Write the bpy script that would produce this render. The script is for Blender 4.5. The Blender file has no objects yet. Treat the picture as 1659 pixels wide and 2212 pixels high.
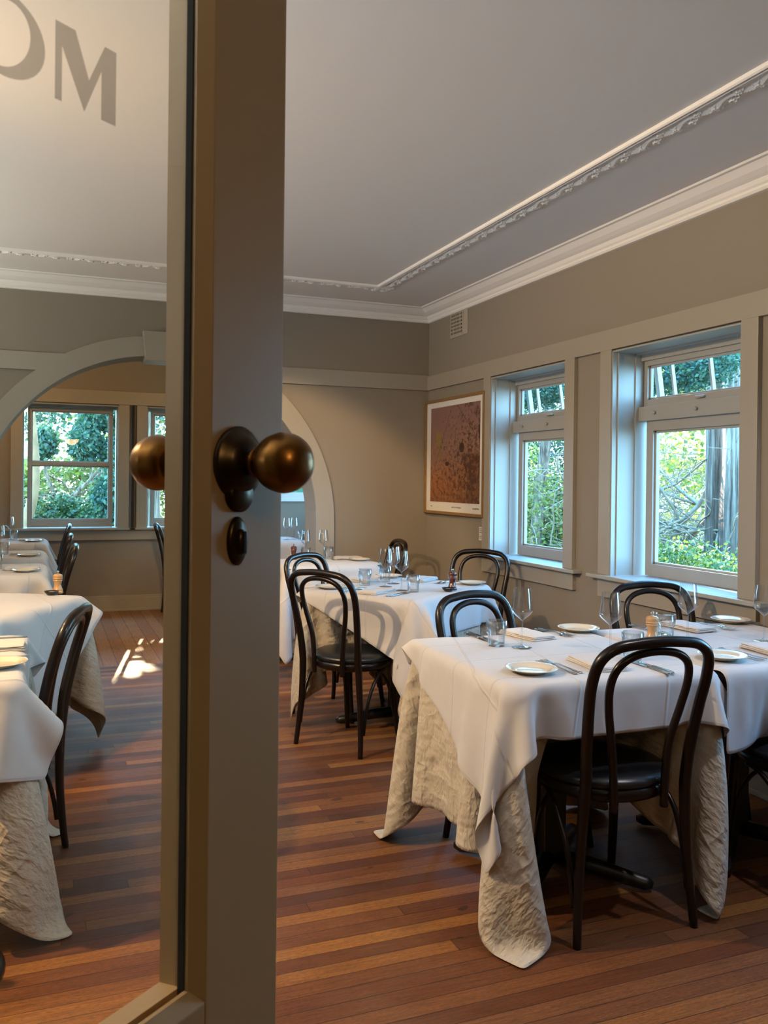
import bpy, bmesh, math, random
import numpy as np
from mathutils import Vector, Matrix
PI = math.pi
R = math.radians
scn = bpy.context.scene
C = scn.collection
random.seed(7)

# ------------------------------------------------------------------ camera
cam = bpy.data.cameras.new('camera')
cam.sensor_fit = 'HORIZONTAL'; cam.sensor_width = 36.0
cam.lens = 1865.99 / 1659 * 36.0
cam.shift_x = 0.0; cam.shift_y = -58.0 / 1659
cam.clip_start = 0.02; cam.clip_end = 200
cam.dof.use_dof = True; cam.dof.focus_distance = 3.2; cam.dof.aperture_fstop = 22
co = bpy.data.objects.new('camera', cam); C.objects.link(co)
yaw, pit, rol = .374955, -.0053217, .011503
f = Vector((math.sin(yaw)*math.cos(pit), math.cos(yaw)*math.cos(pit), math.sin(pit)))
r0 = Vector((math.cos(yaw), -math.sin(yaw), 0)); u0 = r0.cross(f)
r2 = math.cos(rol)*r0 + math.sin(rol)*u0; u2 = -math.sin(rol)*r0 + math.cos(rol)*u0
co.matrix_world = Matrix(((r2.x, u2.x, -f.x, 0), (r2.y, u2.y, -f.y, 0), (r2.z, u2.z, -f.z, 1.36), (0, 0, 0, 1)))
scn.camera = co

# ------------------------------------------------------------------ colour management
vs = scn.view_settings
scn.display_settings.display_device = 'sRGB'
vs.view_transform = 'Standard'; vs.look = 'None'; vs.gamma = 1.0; vs.use_curve_mapping = False
vs.exposure = .95
scn.cycles.use_denoising = True
scn.cycles.max_bounces = 10; scn.cycles.diffuse_bounces = 5; scn.cycles.transparent_max_bounces = 24
scn.cycles.caustics_reflective = False; scn.cycles.caustics_refractive = False
scn.cycles.sample_clamp_indirect = 6

# ------------------------------------------------------------------ world (daylight sky)
w = bpy.data.worlds.new('sky'); scn.world = w; w.use_nodes = True
nt = w.node_tree; bg = nt.nodes['Background']
tc = nt.nodes.new('ShaderNodeTexCoord'); sp = nt.nodes.new('ShaderNodeSeparateXYZ'); rp = nt.nodes.new('ShaderNodeValToRGB')
nt.links.new(tc.outputs['Generated'], sp.inputs[0]); nt.links.new(sp.outputs['Z'], rp.inputs[0]); nt.links.new(rp.outputs[0], bg.inputs[0])
e = rp.color_ramp.elements
e[0].position = .0; e[0].color = (.34, .72, 1, 1); e[1].position = .75; e[1].color = (.13, .48, 1, 1)
bg.inputs[1].default_value = 11.0

def add_sun(direction, energy, color, angle=.6):
    d = bpy.data.lights.new('sun', 'SUN'); d.energy = energy; d.color = color; d.angle = R(angle)
    o = bpy.data.objects.new('sun', d); C.objects.link(o)
    o.rotation_euler = Vector(direction).to_track_quat('Z', 'Y').to_euler(); return o
add_sun((.15, .86, .49), 15.0, (1, .86, .62))

def spot(name, loc, tgt, energy, color, ang, blend, rad=.035):
    d = bpy.data.lights.new(name, 'SPOT'); d.energy = energy; d.color = color; d.spot_size = R(ang); d.spot_blend = blend; d.shadow_soft_size = rad
    o = bpy.data.objects.new(name, d); C.objects.link(o); o.location = loc
    o.rotation_euler = (Vector(loc)-Vector(tgt)).to_track_quat('Z', 'Y').to_euler(); return o
def lamp(name, loc, energy, color, rad=.05):
    d = bpy.data.lights.new(name, 'POINT'); d.energy = energy; d.color = color; d.shadow_soft_size = rad
    o = bpy.data.objects.new(name, d); C.objects.link(o); o.location = loc; return o
WARM = (1, .66, .32)
spot('spot_front_table', (2.15, 1.35, 2.66), (1.5, 2.7, .1), 42, (.95, .90, .95), 100, .5)
spot('spot_left', (-1.35, 2.9, 2.60), (1.2, 3.3, .2), 185, WARM, 120, .5)
spot('spot_left_tables', (-1.0, 3.7, 2.66), (-.25, 3.9, .7), 45, WARM, 110, .6)
spot('spot_far_wall', (.86, 4.35, 2.70), (1.7, 6.47, .55), 110, WARM, 62, .35, .05)
spot('spot_corner_table', (1.15, 2.3, 2.68), (2.0, 4.6, .5), 28, WARM, 70, .5)
lamp('lamp_far_room', (-.75, 7.9, 2.5), 18, WARM, .06)
lamp('lamp_far_room', (1.5, 7.6, 2.5), 8, WARM, .06)
lamp('lamp_hall', (.55, -1.3, 2.2), 13, WARM, .15)
UP = (.86, .94, 1)
for x_, y_, e_ in ((-2.25, 1.6, 75), (-2.25, 3.6, 110), (-2.25, 5.5, 110), (-1.2, .62, 75)):
    spot('ceiling_fill', (x_, y_, 1.75), (x_*.8, y_+(.4 if y_ < 1 else 0), 2.75), e_, UP, 165, 1.0, .05)  # unseen fill spots added to brighten the ceiling, no known fixtures

# ------------------------------------------------------------------ helpers
def tag(o, label=None, cat=None, group=None, kind=None):
    if label: o['label'] = label
    if cat: o['category'] = cat
    if group: o['group'] = group
    if kind: o['kind'] = kind
    return o
def empty(name, loc=(0, 0, 0), rz=0):
    o = bpy.data.objects.new(name, None); o.empty_display_size = .1; C.objects.link(o); o.location = loc; o.rotation_euler = (0, 0, rz); return o
def mesh_obj(name, me, m, parent=None, smooth=False):
    if m is not None: me.materials.append(m)
    if smooth: me.shade_smooth()
    o = bpy.data.objects.new(name, me); C.objects.link(o)
    if parent: o.parent = parent
    return o
def obj(name, bm, m, parent=None, smooth=False, bevel=0):
    me = bpy.data.meshes.new(name); bmesh.ops.recalc_face_normals(bm, faces=bm.faces); bm.to_mesh(me); bm.free()
    o = mesh_obj(name, me, m, parent, smooth)
    if bevel:
        b = o.modifiers.new('bevel', 'BEVEL'); b.width = bevel; b.segments = 2; b.limit_method = 'ANGLE'
    return o
def NB(): return bmesh.new()
def box(bm, x0, x1, y0, y1, z0, z1):
    v = [bm.verts.new(p) for p in ((x0,y0,z0),(x1,y0,z0),(x1,y1,z0),(x0,y1,z0),(x0,y0,z1),(x1,y0,z1),(x1,y1,z1),(x0,y1,z1))]
    for q in ((0,3,2,1),(4,5,6,7),(0,1,5,4),(1,2,6,5),(2,3,7,6),(3,0,4,7)): bm.faces.new([v[i] for i in q])
    return bm
def B(*a): return box(NB(), *a)
def QUAD(*p):
    bm = NB(); bm.faces.new([bm.verts.new(q) for q in p]); return bm
def poly_extrude(bm, pts, vec):
    a = [bm.verts.new(p) for p in pts]; b = [bm.verts.new(Vector(p)+Vector(vec)) for p in pts]; n = len(pts)
    bm.faces.new(a); bm.faces.new(b[::-1])
    for i in range(n): bm.faces.new((a[i], a[(i+1) % n], b[(i+1) % n], b[i]))
    return bm
def lathe(prof, seg=40, bm=None, cx=0, cy=0, sx=1, sy=1):
    bm = bm or NB(); rings = []
    for r, z in prof:
        if r < 1e-5: rings.append([bm.verts.new((cx, cy, z))])
        else: rings.append([bm.verts.new((cx+r*sx*math.cos(2*PI*i/seg), cy+r*sy*math.sin(2*PI*i/seg), z)) for i in range(seg)])
    for a, b in zip(rings, rings[1:]):
        for i in range(seg):
            j = (i+1) % seg
            if len(a) == 1 and len(b) == 1: continue
            if len(a) == 1: bm.faces.new((a[0], b[j], b[i]))
            elif len(b) == 1: bm.faces.new((a[i], a[j], b[0]))
            else: bm.faces.new((a[i], a[j], b[j], b[i]))
    return bm
def catmull(pts, n=8):
    P = [Vector(p) for p in pts]; P = [P[0]*2-P[1]] + P + [P[-1]*2-P[-2]]; out = []
    for i in range(1, len(P)-2):
        for k in range(n):
            t = k/n; a, b, c, d = P[i-1:i+3]
            out.append(.5*((2*b)+(c-a)*t+(2*a-5*b+4*c-d)*t*t+(3*b-a-3*c+d)*t**3))
    out.append(P[-2]); return out
def tube(pts, rad, seg=12, bm=None, cap=True):
    """pts: list of Vector; rad: number or list"""
    bm = bm or NB(); pts = [Vector(p) for p in pts]; n = len(pts)
    if not hasattr(rad, '__len__'): rad = [rad]*n
    rad = [float(q) for q in rad]
    t = [(pts[min(i+1, n-1)]-pts[max(i-1, 0)]).normalized() for i in range(n)]
    up = Vector((0, 0, 1)) if abs(t[0].z) < .9 else Vector((1, 0, 0))
    nrm = t[0].cross(up).normalized(); rings = []
    for i in range(n):
        nrm = (nrm - t[i]*nrm.dot(t[i])).normalized(); bi = t[i].cross(nrm)
        rings.append([bm.verts.new(pts[i]+rad[i]*(math.cos(2*PI*k/seg)*nrm+math.sin(2*PI*k/seg)*bi)) for k in range(seg)])
    for a, b in zip(rings, rings[1:]):
        for k in range(seg): bm.faces.new((a[k], a[(k+1) % seg], b[(k+1) % seg], b[k]))
    if cap: bm.faces.new(rings[0][::-1]); bm.faces.new(rings[-1])
    return bm
def copy_tree(o, parent=None):
    c = o.copy(); C.objects.link(c); c.parent = parent
    for ch in list(o.children): copy_tree(ch, c)
    return c
class Maker:
    """first call hands back the master, later calls copy it with all its parts"""
    def __init__(s, build): s.build = build; s.first = None
    def __call__(s, loc, rz, label, cat, group=None, scale=None):
        if s.first is None: s.first = s.build(); o = s.first
        else: o = copy_tree(s.first)
        o.location = loc; o.rotation_euler = (0, 0, rz)
        for k in ('label', 'category', 'group'):
            if k in o: del o[k]
        if scale: o.scale = scale
        return tag(o, label, cat, group)

# ------------------------------------------------------------------ materials
def srgb(r, g, b):
    return tuple(((c/255)/12.92 if c/255 <= .04045 else ((c/255+.055)/1.055)**2.4) for c in (r, g, b)) + (1,)
def mat(name, col, rough=.6, metal=0, spec=None, bump=0, bscale=200, var=0, vscale=3, coat=0, sheen=0):
    m = bpy.data.materials.new(name); m.use_nodes = True; t = m.node_tree; b = t.nodes['Principled BSDF']
    b.inputs['Base Color'].default_value = col; b.inputs['Roughness'].default_value = rough; b.inputs['Metallic'].default_value = metal
    if spec is not None: b.inputs['Specular IOR Level'].default_value = spec
    if coat: b.inputs['Coat Weight'].default_value = coat; b.inputs['Coat Roughness'].default_value = .15
    if sheen: b.inputs['Sheen Weight'].default_value = sheen
    geo = t.nodes.new('ShaderNodeTexCoord')
    if bump:
        n = t.nodes.new('ShaderNodeTexNoise'); n.inputs['Scale'].default_value = bscale; n.inputs['Detail'].default_value = 4
        t.links.new(geo.outputs['Object'], n.inputs['Vector'])
        bu = t.nodes.new('ShaderNodeBump'); bu.inputs['Strength'].default_value = bump; bu.inputs['Distance'].default_value = .002
        t.links.new(n.outputs[0], bu.inputs['Height']); t.links.new(bu.outputs[0], b.inputs['Normal'])
    if var:
        n = t.nodes.new('ShaderNodeTexNoise'); n.inputs['Scale'].default_value = vscale; n.inputs['Detail'].default_value = 6
        t.links.new(geo.outputs['Object'], n.inputs['Vector'])
        mx = t.nodes.new('ShaderNodeMix'); mx.data_type = 'RGBA'; mx.blend_type = 'MULTIPLY'
        mx.inputs[0].default_value = 1
        cr = t.nodes.new('ShaderNodeValToRGB'); cr.color_ramp.elements[0].color = (1-var,)*3+(1,); cr.color_ramp.elements[1].color = (1+0*var,)*3+(1,)
        cr.color_ramp.elements[0].position = .3; cr.color_ramp.elements[1].position = .7
        t.links.new(n.outputs[0], cr.inputs[0]); mx.inputs[6].default_value = col; t.links.new(cr.outputs[0], mx.inputs[7]); t.links.new(mx.outputs[2], b.inputs['Base Color'])
    return m
class N:
    """small node-graph helper"""
    def __init__(s, m): s.t = m.node_tree; s.b = s.t.nodes.get('Principled BSDF')
    def node(s, k, **kw):
        n = s.t.nodes.new(k)
        for a, v in kw.items(): setattr(n, a, v)
        return n
    def link(s, a, b): s.t.links.new(a, b)
    def math(s, op, a, b=None):
        n = s.node('ShaderNodeMath', operation=op)
        for i, v in enumerate((a, b)):
            if v is None: continue
            if isinstance(v, (int, float)): n.inputs[i].default_value = v
            else: s.link(v, n.inputs[i])
        return n.outputs[0]
    def mixc(s, fac, a, b, mode='MIX'):
        n = s.node('ShaderNodeMix', data_type='RGBA', blend_type=mode)
        for i, v in ((0, fac), (6, a), (7, b)):
            if isinstance(v, (int, float, tuple)): n.inputs[i].default_value = v
            else: s.link(v, n.inputs[i])
        return n.outputs[2]
    def noise(s, vec, scale, detail=4, rough=.5):
        n = s.node('ShaderNodeTexNoise'); n.inputs['Scale'].default_value = scale; n.inputs['Detail'].default_value = detail; n.inputs['Roughness'].default_value = rough
        if vec is not None: s.link(vec, n.inputs['Vector'])
        return n.outputs[0]
    def ramp(s, fac, stops):
        n = s.node('ShaderNodeValToRGB'); cr = n.color_ramp
        while len(cr.elements) < len(stops): cr.elements.new(.5)
        for e_, (p, c) in zip(cr.elements, stops): e_.position = p; e_.color = c
        s.link(fac, n.inputs[0]); return n.outputs[0]
    def vec(s, x, y, z):
        n = s.node('ShaderNodeCombineXYZ')
        for i, v in enumerate((x, y, z)):
            if isinstance(v, (int, float)): n.inputs[i].default_value = v
            else: s.link(v, n.inputs[i])
        return n.outputs[0]

def plank_material(name, width, length, along, stops, gap=.034, rough=.52, knots=False):
    m = bpy.data.materials.new(name); m.use_nodes = True; n = N(m)
    g = n.node('ShaderNodeNewGeometry'); s = n.node('ShaderNodeSeparateXYZ'); n.link(g.outputs['Position'], s.inputs[0])
    a, c = (s.outputs['X'], s.outputs['Y']) if along == 'X' else (s.outputs['Y'], s.outputs['X'])
    q = n.math('DIVIDE', c, width); row = n.math('FLOOR', q); fr = n.math('FRACT', q)
    wn = n.node('ShaderNodeTexWhiteNoise', noise_dimensions='1D'); n.link(row, wn.inputs['W'])
    al = n.math('ADD', n.math('DIVIDE', a, length), n.math('MULTIPLY', wn.outputs['Value'], 7.3)); cell = n.math('FLOOR', al); fa = n.math('FRACT', al)
    w2 = n.node('ShaderNodeTexWhiteNoise', noise_dimensions='2D'); n.link(n.vec(row, cell, 0), w2.inputs['Vector'])
    base = n.ramp(w2.outputs['Value'], stops)
    gv = n.vec(n.math('MULTIPLY', a, 7.0), n.math('ADD', n.math('MULTIPLY', c, 130.0), n.math('MULTIPLY', w2.outputs['Value'], 60)), 0)
    gr = n.noise(gv, 1.0, 6, .65)
    gcol = n.ramp(gr, [(.28, (.5, .5, .5, 1)), (.72, (1.18, 1.18, 1.18, 1))])
    col = n.mixc(1.0, base, gcol, 'MULTIPLY')
    fl = n.noise(n.vec(n.math('MULTIPLY', a, 60.0), n.math('MULTIPLY', c, 260.0), 0), 1.0, 3, .7)
    col = n.mixc(n.ramp(fl, [(.35, (.45, .45, .45, 1)), (.55, (0, 0, 0, 1))]), col, (.018, .009, .005, 1))
    wear = n.noise(g.outputs['Position'], 1.7, 6, .6)
    col = n.mixc(n.ramp(wear, [(.48, (0, 0, 0, 1)), (.85, (.30, .30, .30, 1))]), col, (.23, .16, .11, 1))
    if not knots:
        sn = n.noise(n.vec(n.math('MULTIPLY', a, 1.0), n.math('MULTIPLY', c, 1.7), 0), 9.0, 1, .4)
        col = n.mixc(n.ramp(sn, [(.74, (0, 0, 0, 1)), (.765, (.7, .7, .7, 1))]), col, (.02, .012, .008, 1))
    else:
        vo = n.node('ShaderNodeTexVoronoi'); vo.inputs['Scale'].default_value = 1; n.link(n.vec(n.math('MULTIPLY', c, 9.0), n.math('MULTIPLY', a, 5.0), 0), vo.inputs['Vector'])
        col = n.mixc(n.ramp(vo.outputs['Distance'], [(.05, (.75, .75, .75, 1)), (.13, (0, 0, 0, 1))]), col, (.10, .04, .015, 1))
    e1 = n.math('LESS_THAN', fr, gap); e2 = n.math('LESS_THAN', fa, .0018/length)
    edge = n.math('MAXIMUM', e1, e2)
    col = n.mixc(edge, col, (.012, .007, .004, 1))
    n.link(col, n.b.inputs['Base Color']); n.b.inputs['Specular IOR Level'].default_value = .32
    rr = n.noise(g.outputs['Position'], 6, 5, .6); rv = n.math('ADD', n.math('MULTIPLY', rr, .22), rough-.11); n.link(rv, n.b.inputs['Roughness'])
    h = n.math('SUBTRACT', n.math('MULTIPLY', gr, .15), edge); bu = n.node('ShaderNodeBump'); bu.inputs['Strength'].default_value = .35; bu.inputs['Distance'].default_value = .002
    n.link(h, bu.inputs['Height']); n.link(bu.outputs[0], n.b.inputs['Normal'])
    return m

M = {}
M['floor'] = plank_material('hardwood boards', .0605, 1.9, 'X', [(0, (.085, .027, .010, 1)), (.35, (.140, .046, .014, 1)), (.6, (.190, .068, .019, 1)), (.85, (.310, .130, .030, 1)), (1, (.165, .064, .024, 1))])
M['pine'] = plank_material('knotty pine boards', .102, 3.2, 'Y', [(0, (.30, .145, .055, 1)), (.5, (.36, .19, .08, 1)), (1, (.27, .12, .045, 1))], knots=True)
M['wall'] = mat('taupe wall paint', (.225, .195, .155, 1), .75, bump=.12, bscale=260)
M['trim'] = mat('taupe gloss trim', (.295, .265, .215, 1), .42, bump=.05, bscale=120)
M['sash'] = mat('pale sash paint', (.31, .31, .29, 1), .38, bump=.05, bscale=120)
M['ceiling'] = mat('off-white ceiling', (.74, .72, .69, 1), .8, bump=.05, bscale=200)
M['plaster'] = mat('white plaster moulding', (.74, .72, .69, 1), .7)
M['door'] = mat('beige door paint', (.32, .225, .12, 1), .42, bump=.14, bscale=45)
M['wood'] = mat('dark bentwood', (.0075, .0036, .0024, 1), .30, spec=.32, coat=.12, var=.35, vscale=18)
M['vinyl'] = mat('black vinyl', (.008, .009, .011, 1), .33, bump=.12, bscale=300)
M['iron'] = mat('black iron', (.008, .0075, .007, 1), .38)
M['brass'] = mat('aged brass', (.27, .125, .028, 1), .30, metal=.9, var=.55, vscale=14)
M['dark_brass'] = mat('tarnished brass', (.055, .036, .018, 1), .30, metal=.85, var=.5, vscale=30)
M['china'] = mat('cream glazed china', (.60, .55, .45, 1), .12, coat=.5)
M['steel'] = mat('polished cutlery steel', (.50, .50, .50, 1), .16, metal=1)
M['redwood'] = mat('dark red turned wood', (.075, .016, .008, 1), .22, coat=.7)
M['beech'] = mat('pale beech', (.50, .29, .13, 1), .35, coat=.3, var=.2, vscale=30)
M['blackdish'] = mat('black glazed dish', (.012, .012, .012, 1), .25)
M['salt'] = mat('salt flakes', (.8, .76, .72, 1), .8, bump=.8, bscale=600)
M['gilt'] = mat('oak picture frame', (.24, .135, .045, 1), .45, var=.25, vscale=25)
M['paper'] = mat('print paper', (.62, .60, .56, 1), .7)
M['ink'] = mat('pencil ink', (.12, .11, .10, 1), .8)
M['vent'] = mat('vent paint', (.36, .32, .26, 1), .7)
M['dark'] = mat('painted recess shade', (.01, .01, .01, 1), .9)  # near-black colour standing in for the shade in gaps and holes
M['bark'] = mat('grey brown bark', (.26, .17, .115, 1), .9, bump=1, bscale=14, var=.5, vscale=9)
nb = N(M['bark']); tcb = nb.node('ShaderNodeTexCoord'); mpb = nb.node('ShaderNodeMapping'); mpb.inputs['Scale'].default_value = (16, 16, .9); nb.link(tcb.outputs['Object'], mpb.inputs[0])
gb = nb.noise(mpb.outputs[0], 1.6, 6, .65)      # long vertical furrows
nb.link(nb.ramp(gb, [(.36, (.055, .035, .024, 1)), (.50, (.20, .135, .095, 1)), (.66, (.40, .30, .22, 1))]), nb.b.inputs['Base Color'])
bb = nb.node('ShaderNodeBump'); bb.inputs['Strength'].default_value = 1; bb.inputs['Distance'].default_value = .03; nb.link(gb, bb.inputs['Height']); nb.link(bb.outputs[0], nb.b.inputs['Normal'])
M['twig'] = mat('pale dead twigs', (.30, .225, .15, 1), .85, var=.3, vscale=8)
M['trunk2'] = mat('orange smooth bark', (.36, .19, .09, 1), .8, var=.4, vscale=6)
M['soil'] = mat('leaf litter ground', (.09, .075, .035, 1), .95, var=.5, vscale=2, bump=.6, bscale=20)

def glass_mat(name, tint=(1, 1, 1, 1), edge=.55, edge_col=(.8, .9, .95, 1), gloss_rough=.0, ior=1.5, gl=1.0, pw=5.0):
    m = bpy.data.materials.new(name); m.use_nodes = True; n = N(m); n.t.nodes.remove(n.b)
    out = n.t.nodes['Material Output']
    tr = n.node('ShaderNodeBsdfTransparent')
    gsy = n.node('ShaderNodeBsdfGlossy'); gsy.inputs['Roughness'].default_value = gloss_rough; gsy.inputs['Color'].default_value = (gl, gl, gl, 1)
    lf = n.node('ShaderNodeLayerWeight'); lf.inputs['Blend'].default_value = .5; f0 = ((ior-1)/(ior+1))**2
    fr = n.math('ADD', n.math('MULTIPLY', n.math('POWER', lf.outputs['Facing'], pw), .9), f0)
    if edge:
        lw = n.node('ShaderNodeLayerWeight'); lw.inputs['Blend'].default_value = .28
        n.link(n.mixc(lw.outputs['Facing'], tint, tuple(c*(1-edge) for c in edge_col[:3])+(1,)), tr.inputs['Color'])
    else: tr.inputs['Color'].default_value = tint
    mx = n.node('ShaderNodeMixShader'); n.link(fr, mx.inputs[0]); n.link(tr.outputs[0], mx.inputs[1]); n.link(gsy.outputs[0], mx.inputs[2]); n.link(mx.outputs[0], out.inputs[0])
    return m
M['pane'] = glass_mat('window pane', (.97, .985, .98, 1), 0, gl=.8)
M['doorglass'] = glass_mat('door pane', (.97, .90, .78, 1), 0, ior=1.35)
M['crystal'] = glass_mat('clear drinking glass', (.985, .99, .99, 1), .42, (.8, .9, .95, 1), 0, 1.9, 1.0, 3.3)

def cloth_mat(name, col, crinkle, crease, u=.55):
    m = bpy.data.materials.new(name); m.use_nodes = True; n = N(m)
    n.b.inputs['Base Color'].default_value = col; n.b.inputs['Roughness'].default_value = .85; n.b.inputs['Specular IOR Level'].default_value = .2
    n.b.inputs['Sheen Weight'].default_value = .15
    uv = n.node('ShaderNodeUVMap'); s = n.node('ShaderNodeSeparateXYZ'); n.link(uv.outputs[0], s.inputs[0])
    h = None
    if crinkle:
        def ridge(vec, sc, det):
            q = n.noise(vec, sc, det, .6); return n.math('SUBTRACT', 1.0, n.math('ABSOLUTE', n.math('SUBTRACT', n.math('MULTIPLY', q, 6.0), 3.0)))
        mp = n.node('ShaderNodeMapping'); mp.inputs['Rotation'].default_value = (0, 0, .9); mp.inputs['Scale'].default_value = (2.6, 1, 1); n.link(uv.outputs[0], mp.inputs[0])
        mq = n.node('ShaderNodeMapping'); mq.inputs['Rotation'].default_value = (0, 0, -.5); mq.inputs['Scale'].default_value = (1, 2.2, 1); mq.inputs['Location'].default_value = (3, 7, 0); n.link(uv.outputs[0], mq.inputs[0])
        a_ = n.math('MAXIMUM', ridge(mp.outputs[0], 5, 3), 0.0); b_ = n.math('MAXIMUM', ridge(mq.outputs[0], 6, 3), 0.0); c_ = n.math('MAXIMUM', ridge(mq.outputs[0], 20, 3), 0.0)
        h = n.math('ADD', n.math('ADD', n.math('MULTIPLY', a_, .55), n.math('MULTIPLY', b_, .5)), n.math('ADD', n.math('MULTIPLY', c_, .26), n.math('MULTIPLY', n.noise(uv.outputs[0], 6, 5, .6), 1.2)))
        # stitched hem
        for ax in ('X', 'Y'):
            dd = n.math('ABSOLUTE', n.math('SUBTRACT', n.math('ABSOLUTE', n.math('SUBTRACT', s.outputs[ax], .5)), .474))
            h = n.math('SUBTRACT', h, n.math('MULTIPLY', n.math('LESS_THAN', dd, .0016), 1.0))
    if crease:
        tot = None
        for ax in ('X', 'Y'):
            t3 = n.math('MULTIPLY', s.outputs[ax], 4.0); d = n.math('ABSOLUTE', n.math('SUBTRACT', n.math('FRACT', n.math('ADD', t3, .5)), .5))
            k = n.math('MAXIMUM', n.math('SUBTRACT', 1.0, n.math('MULTIPLY', d, 45.0)), 0.0)
            tot = k if tot is None else n.math('ADD', tot, k)
        soft = n.noise(uv.outputs[0], 5, 3, .5)
        hc = n.math('ADD', n.math('MULTIPLY', tot, crease), n.math('MULTIPLY', soft, 1.2))
        for ax in ('X', 'Y'):
            dd = n.math('ABSOLUTE', n.math('SUBTRACT', n.math('ABSOLUTE', n.math('SUBTRACT', s.outputs[ax], .5)), .488))
            hc = n.math('SUBTRACT', hc, n.math('MULTIPLY', n.math('LESS_THAN', dd, .0012), .4))
        h = hc if h is None else n.math('ADD', h, hc)
    bu = n.node('ShaderNodeBump'); bu.inputs['Strength'].default_value = u; bu.inputs['Distance'].default_value = .012
    n.link(h, bu.inputs['Height']); n.link(bu.outputs[0], n.b.inputs['Normal'])
    return m
M['linen'] = cloth_mat('crinkled linen', (.43, .385, .315, 1), True, 0, .9)
M['cotton'] = cloth_mat('pressed white cotton', (.475, .47, .48, 1), False, .42, .55)
M['napkin'] = mat('white napkin cotton', (.52, .50, .49, 1), .85, bump=.3, bscale=90)

def leaf_mat(name, c0, c1, c2, tr=.4):
    m = bpy.data.materials.new(name); m.use_nodes = True; n = N(m)
    g = n.node('ShaderNodeNewGeometry'); col = n.ramp(g.outputs['Random Per Island'], [(0, c0), (.55, c1), (1, c2)])
    n.link(col, n.b.inputs['Base Color']); n.b.inputs['Roughness'].default_value = .5
    tl = n.node('ShaderNodeBsdfTranslucent'); n.link(n.mixc(1.0, col, (1.4, 1.3, .6, 1), 'MULTIPLY'), tl.inputs['Color'])
    mx = n.node('ShaderNodeMixShader'); mx.inputs[0].default_value = tr
    n.link(n.b.outputs[0], mx.inputs[1]); n.link(tl.outputs[0], mx.inputs[2]); n.link(mx.outputs[0], n.t.nodes['Material Output'].inputs[0])
    return m
M['ivy'] = leaf_mat('ivy leaves', (.018, .055, .022, 1), (.06, .115, .025, 1), (.22, .23, .06, 1))
M['conifer'] = leaf_mat('conifer foliage', (.008, .036, .026, 1), (.02, .07, .045, 1), (.10, .14, .035, 1))
M['darkleaf'] = leaf_mat('dark shrub leaves', (.010, .035, .015, 1), (.03, .07, .025, 1), (.08, .13, .04, 1), .25)
M['teal'] = leaf_mat('blue green drooping foliage', (.025, .075, .065, 1), (.05, .125, .105, 1), (.12, .20, .13, 1))
M['yellowleaf'] = leaf_mat('yellow green leaves', (.09, .13, .03, 1), (.21, .23, .06, 1), (.36, .33, .12, 1), .5)

# ------------------------------------------------------------------ room shell
XW, YF, YB, Y2 = 2.93, 6.47, 6.77, 9.18
CZ = 2.755
XL = -2.6; XR2 = 3.2
def struct(name, bm, m, bevel=0, smooth=False):
    return tag(obj(name, bm, m, None, smooth, bevel), kind='structure')
struct('floor', B(XL-.2, XW+.2, -.05, 6.50, -.1, 0), M['floor'])
struct('floor', B(XL-.2, XR2+.2, 6.50, Y2+.1, -.1, 0), M['pine'])
struct('floor', B(-2.2, 2.6, -3.0, -.05, -.1, 0), M['floor'])
struct('ceiling', B(XL-.2, XW+.3, .2, YF+.01, CZ, CZ+.12), M['ceiling'])
struct('ceiling', B(XL-.2, XR2+.2, YB-.3, Y2+.2, CZ+.0, CZ+.12), M['ceiling'])
struct('ceiling', B(-2.2, 2.6, -3.0, .2, CZ, CZ+.12), M['ceiling'])

WZ0, WZ1 = .85, 2.085
RW = [(3.03, 3.975), (4.44, 5.362), (1.45, 2.25)]    # window openings of the right wall (y from, y to); last one unseen, added for light
bm = NB()
ys = sorted(RW); y = .2
for a, b in ys:
    box(bm, XW, XW+.24, y, a, 0, CZ); box(bm, XW, XW+.24, a, b, 0, WZ0-.02); box(bm, XW, XW+.24, a, b, WZ1, CZ); y = b
box(bm, XW, XW+.24, y, YB, 0, CZ)
struct('wall_right', bm, M['wall'])
struct('wall_left', B(XL-.15, XL, .2, YB, 0, CZ), M['wall'])
# near wall with the doorway the photograph is taken through
bm = NB(); box(bm, XL, -.43, .22, .38, 0, CZ); box(bm, 1.25, XW, .22, .38, 0, CZ); box(bm, -.43, 1.25, .22, .38, 2.12, CZ)
struct('wall_front', bm, M['wall'])
# hall behind the camera
bm = NB(); box(bm, -2.3, -2.2, -3, .22, 0, CZ); box(bm, 2.6, 2.7, -3, .22, 0, CZ); box(bm, -2.3, 2.7, -3.1, -3, 0, CZ)
struct('wall_hall', bm, M['wall'])

# wall with the arch
AX, AZ, AR = .77, 1.035, 1.21
def arch_pts(rad, n=48): return [(AX+rad*math.cos(PI-PI*i/n), AZ+rad*math.sin(PI-PI*i/n)) for i in range(n+1)]
bm = NB(); P = arch_pts(AR)
def vv(x, y, z): return bm.verts.new((x, y, z))
for (x0, z0), (x1, z1) in zip(P, P[1:]):
    for yy in (YF, YB):
        bm.faces.new([vv(x0, yy, z0), vv(x1, yy, z1), vv(x1, yy, CZ), vv(x0, yy, CZ)])
    bm.faces.new([vv(x0, YF, z0), vv(x1, YF, z1), vv(x1, YB, z1), vv(x0, YB, z0)])
box(bm, XL-.15, AX-AR, YF, YB, 0, CZ); box(bm, AX+AR, XW+.24, YF, YB, 0, CZ)
bmesh.ops.remove_doubles(bm, verts=bm.verts, dist=1e-5)
struct('wall_back', bm, M['wall'])
bm = NB(); pi_ = [(AX-AR, 0)]+arch_pts(AR)+[(AX+AR, 0)]; po = [(AX-1.35, 0)]+arch_pts(1.35)+[(AX+1.35, 0)]
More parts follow.
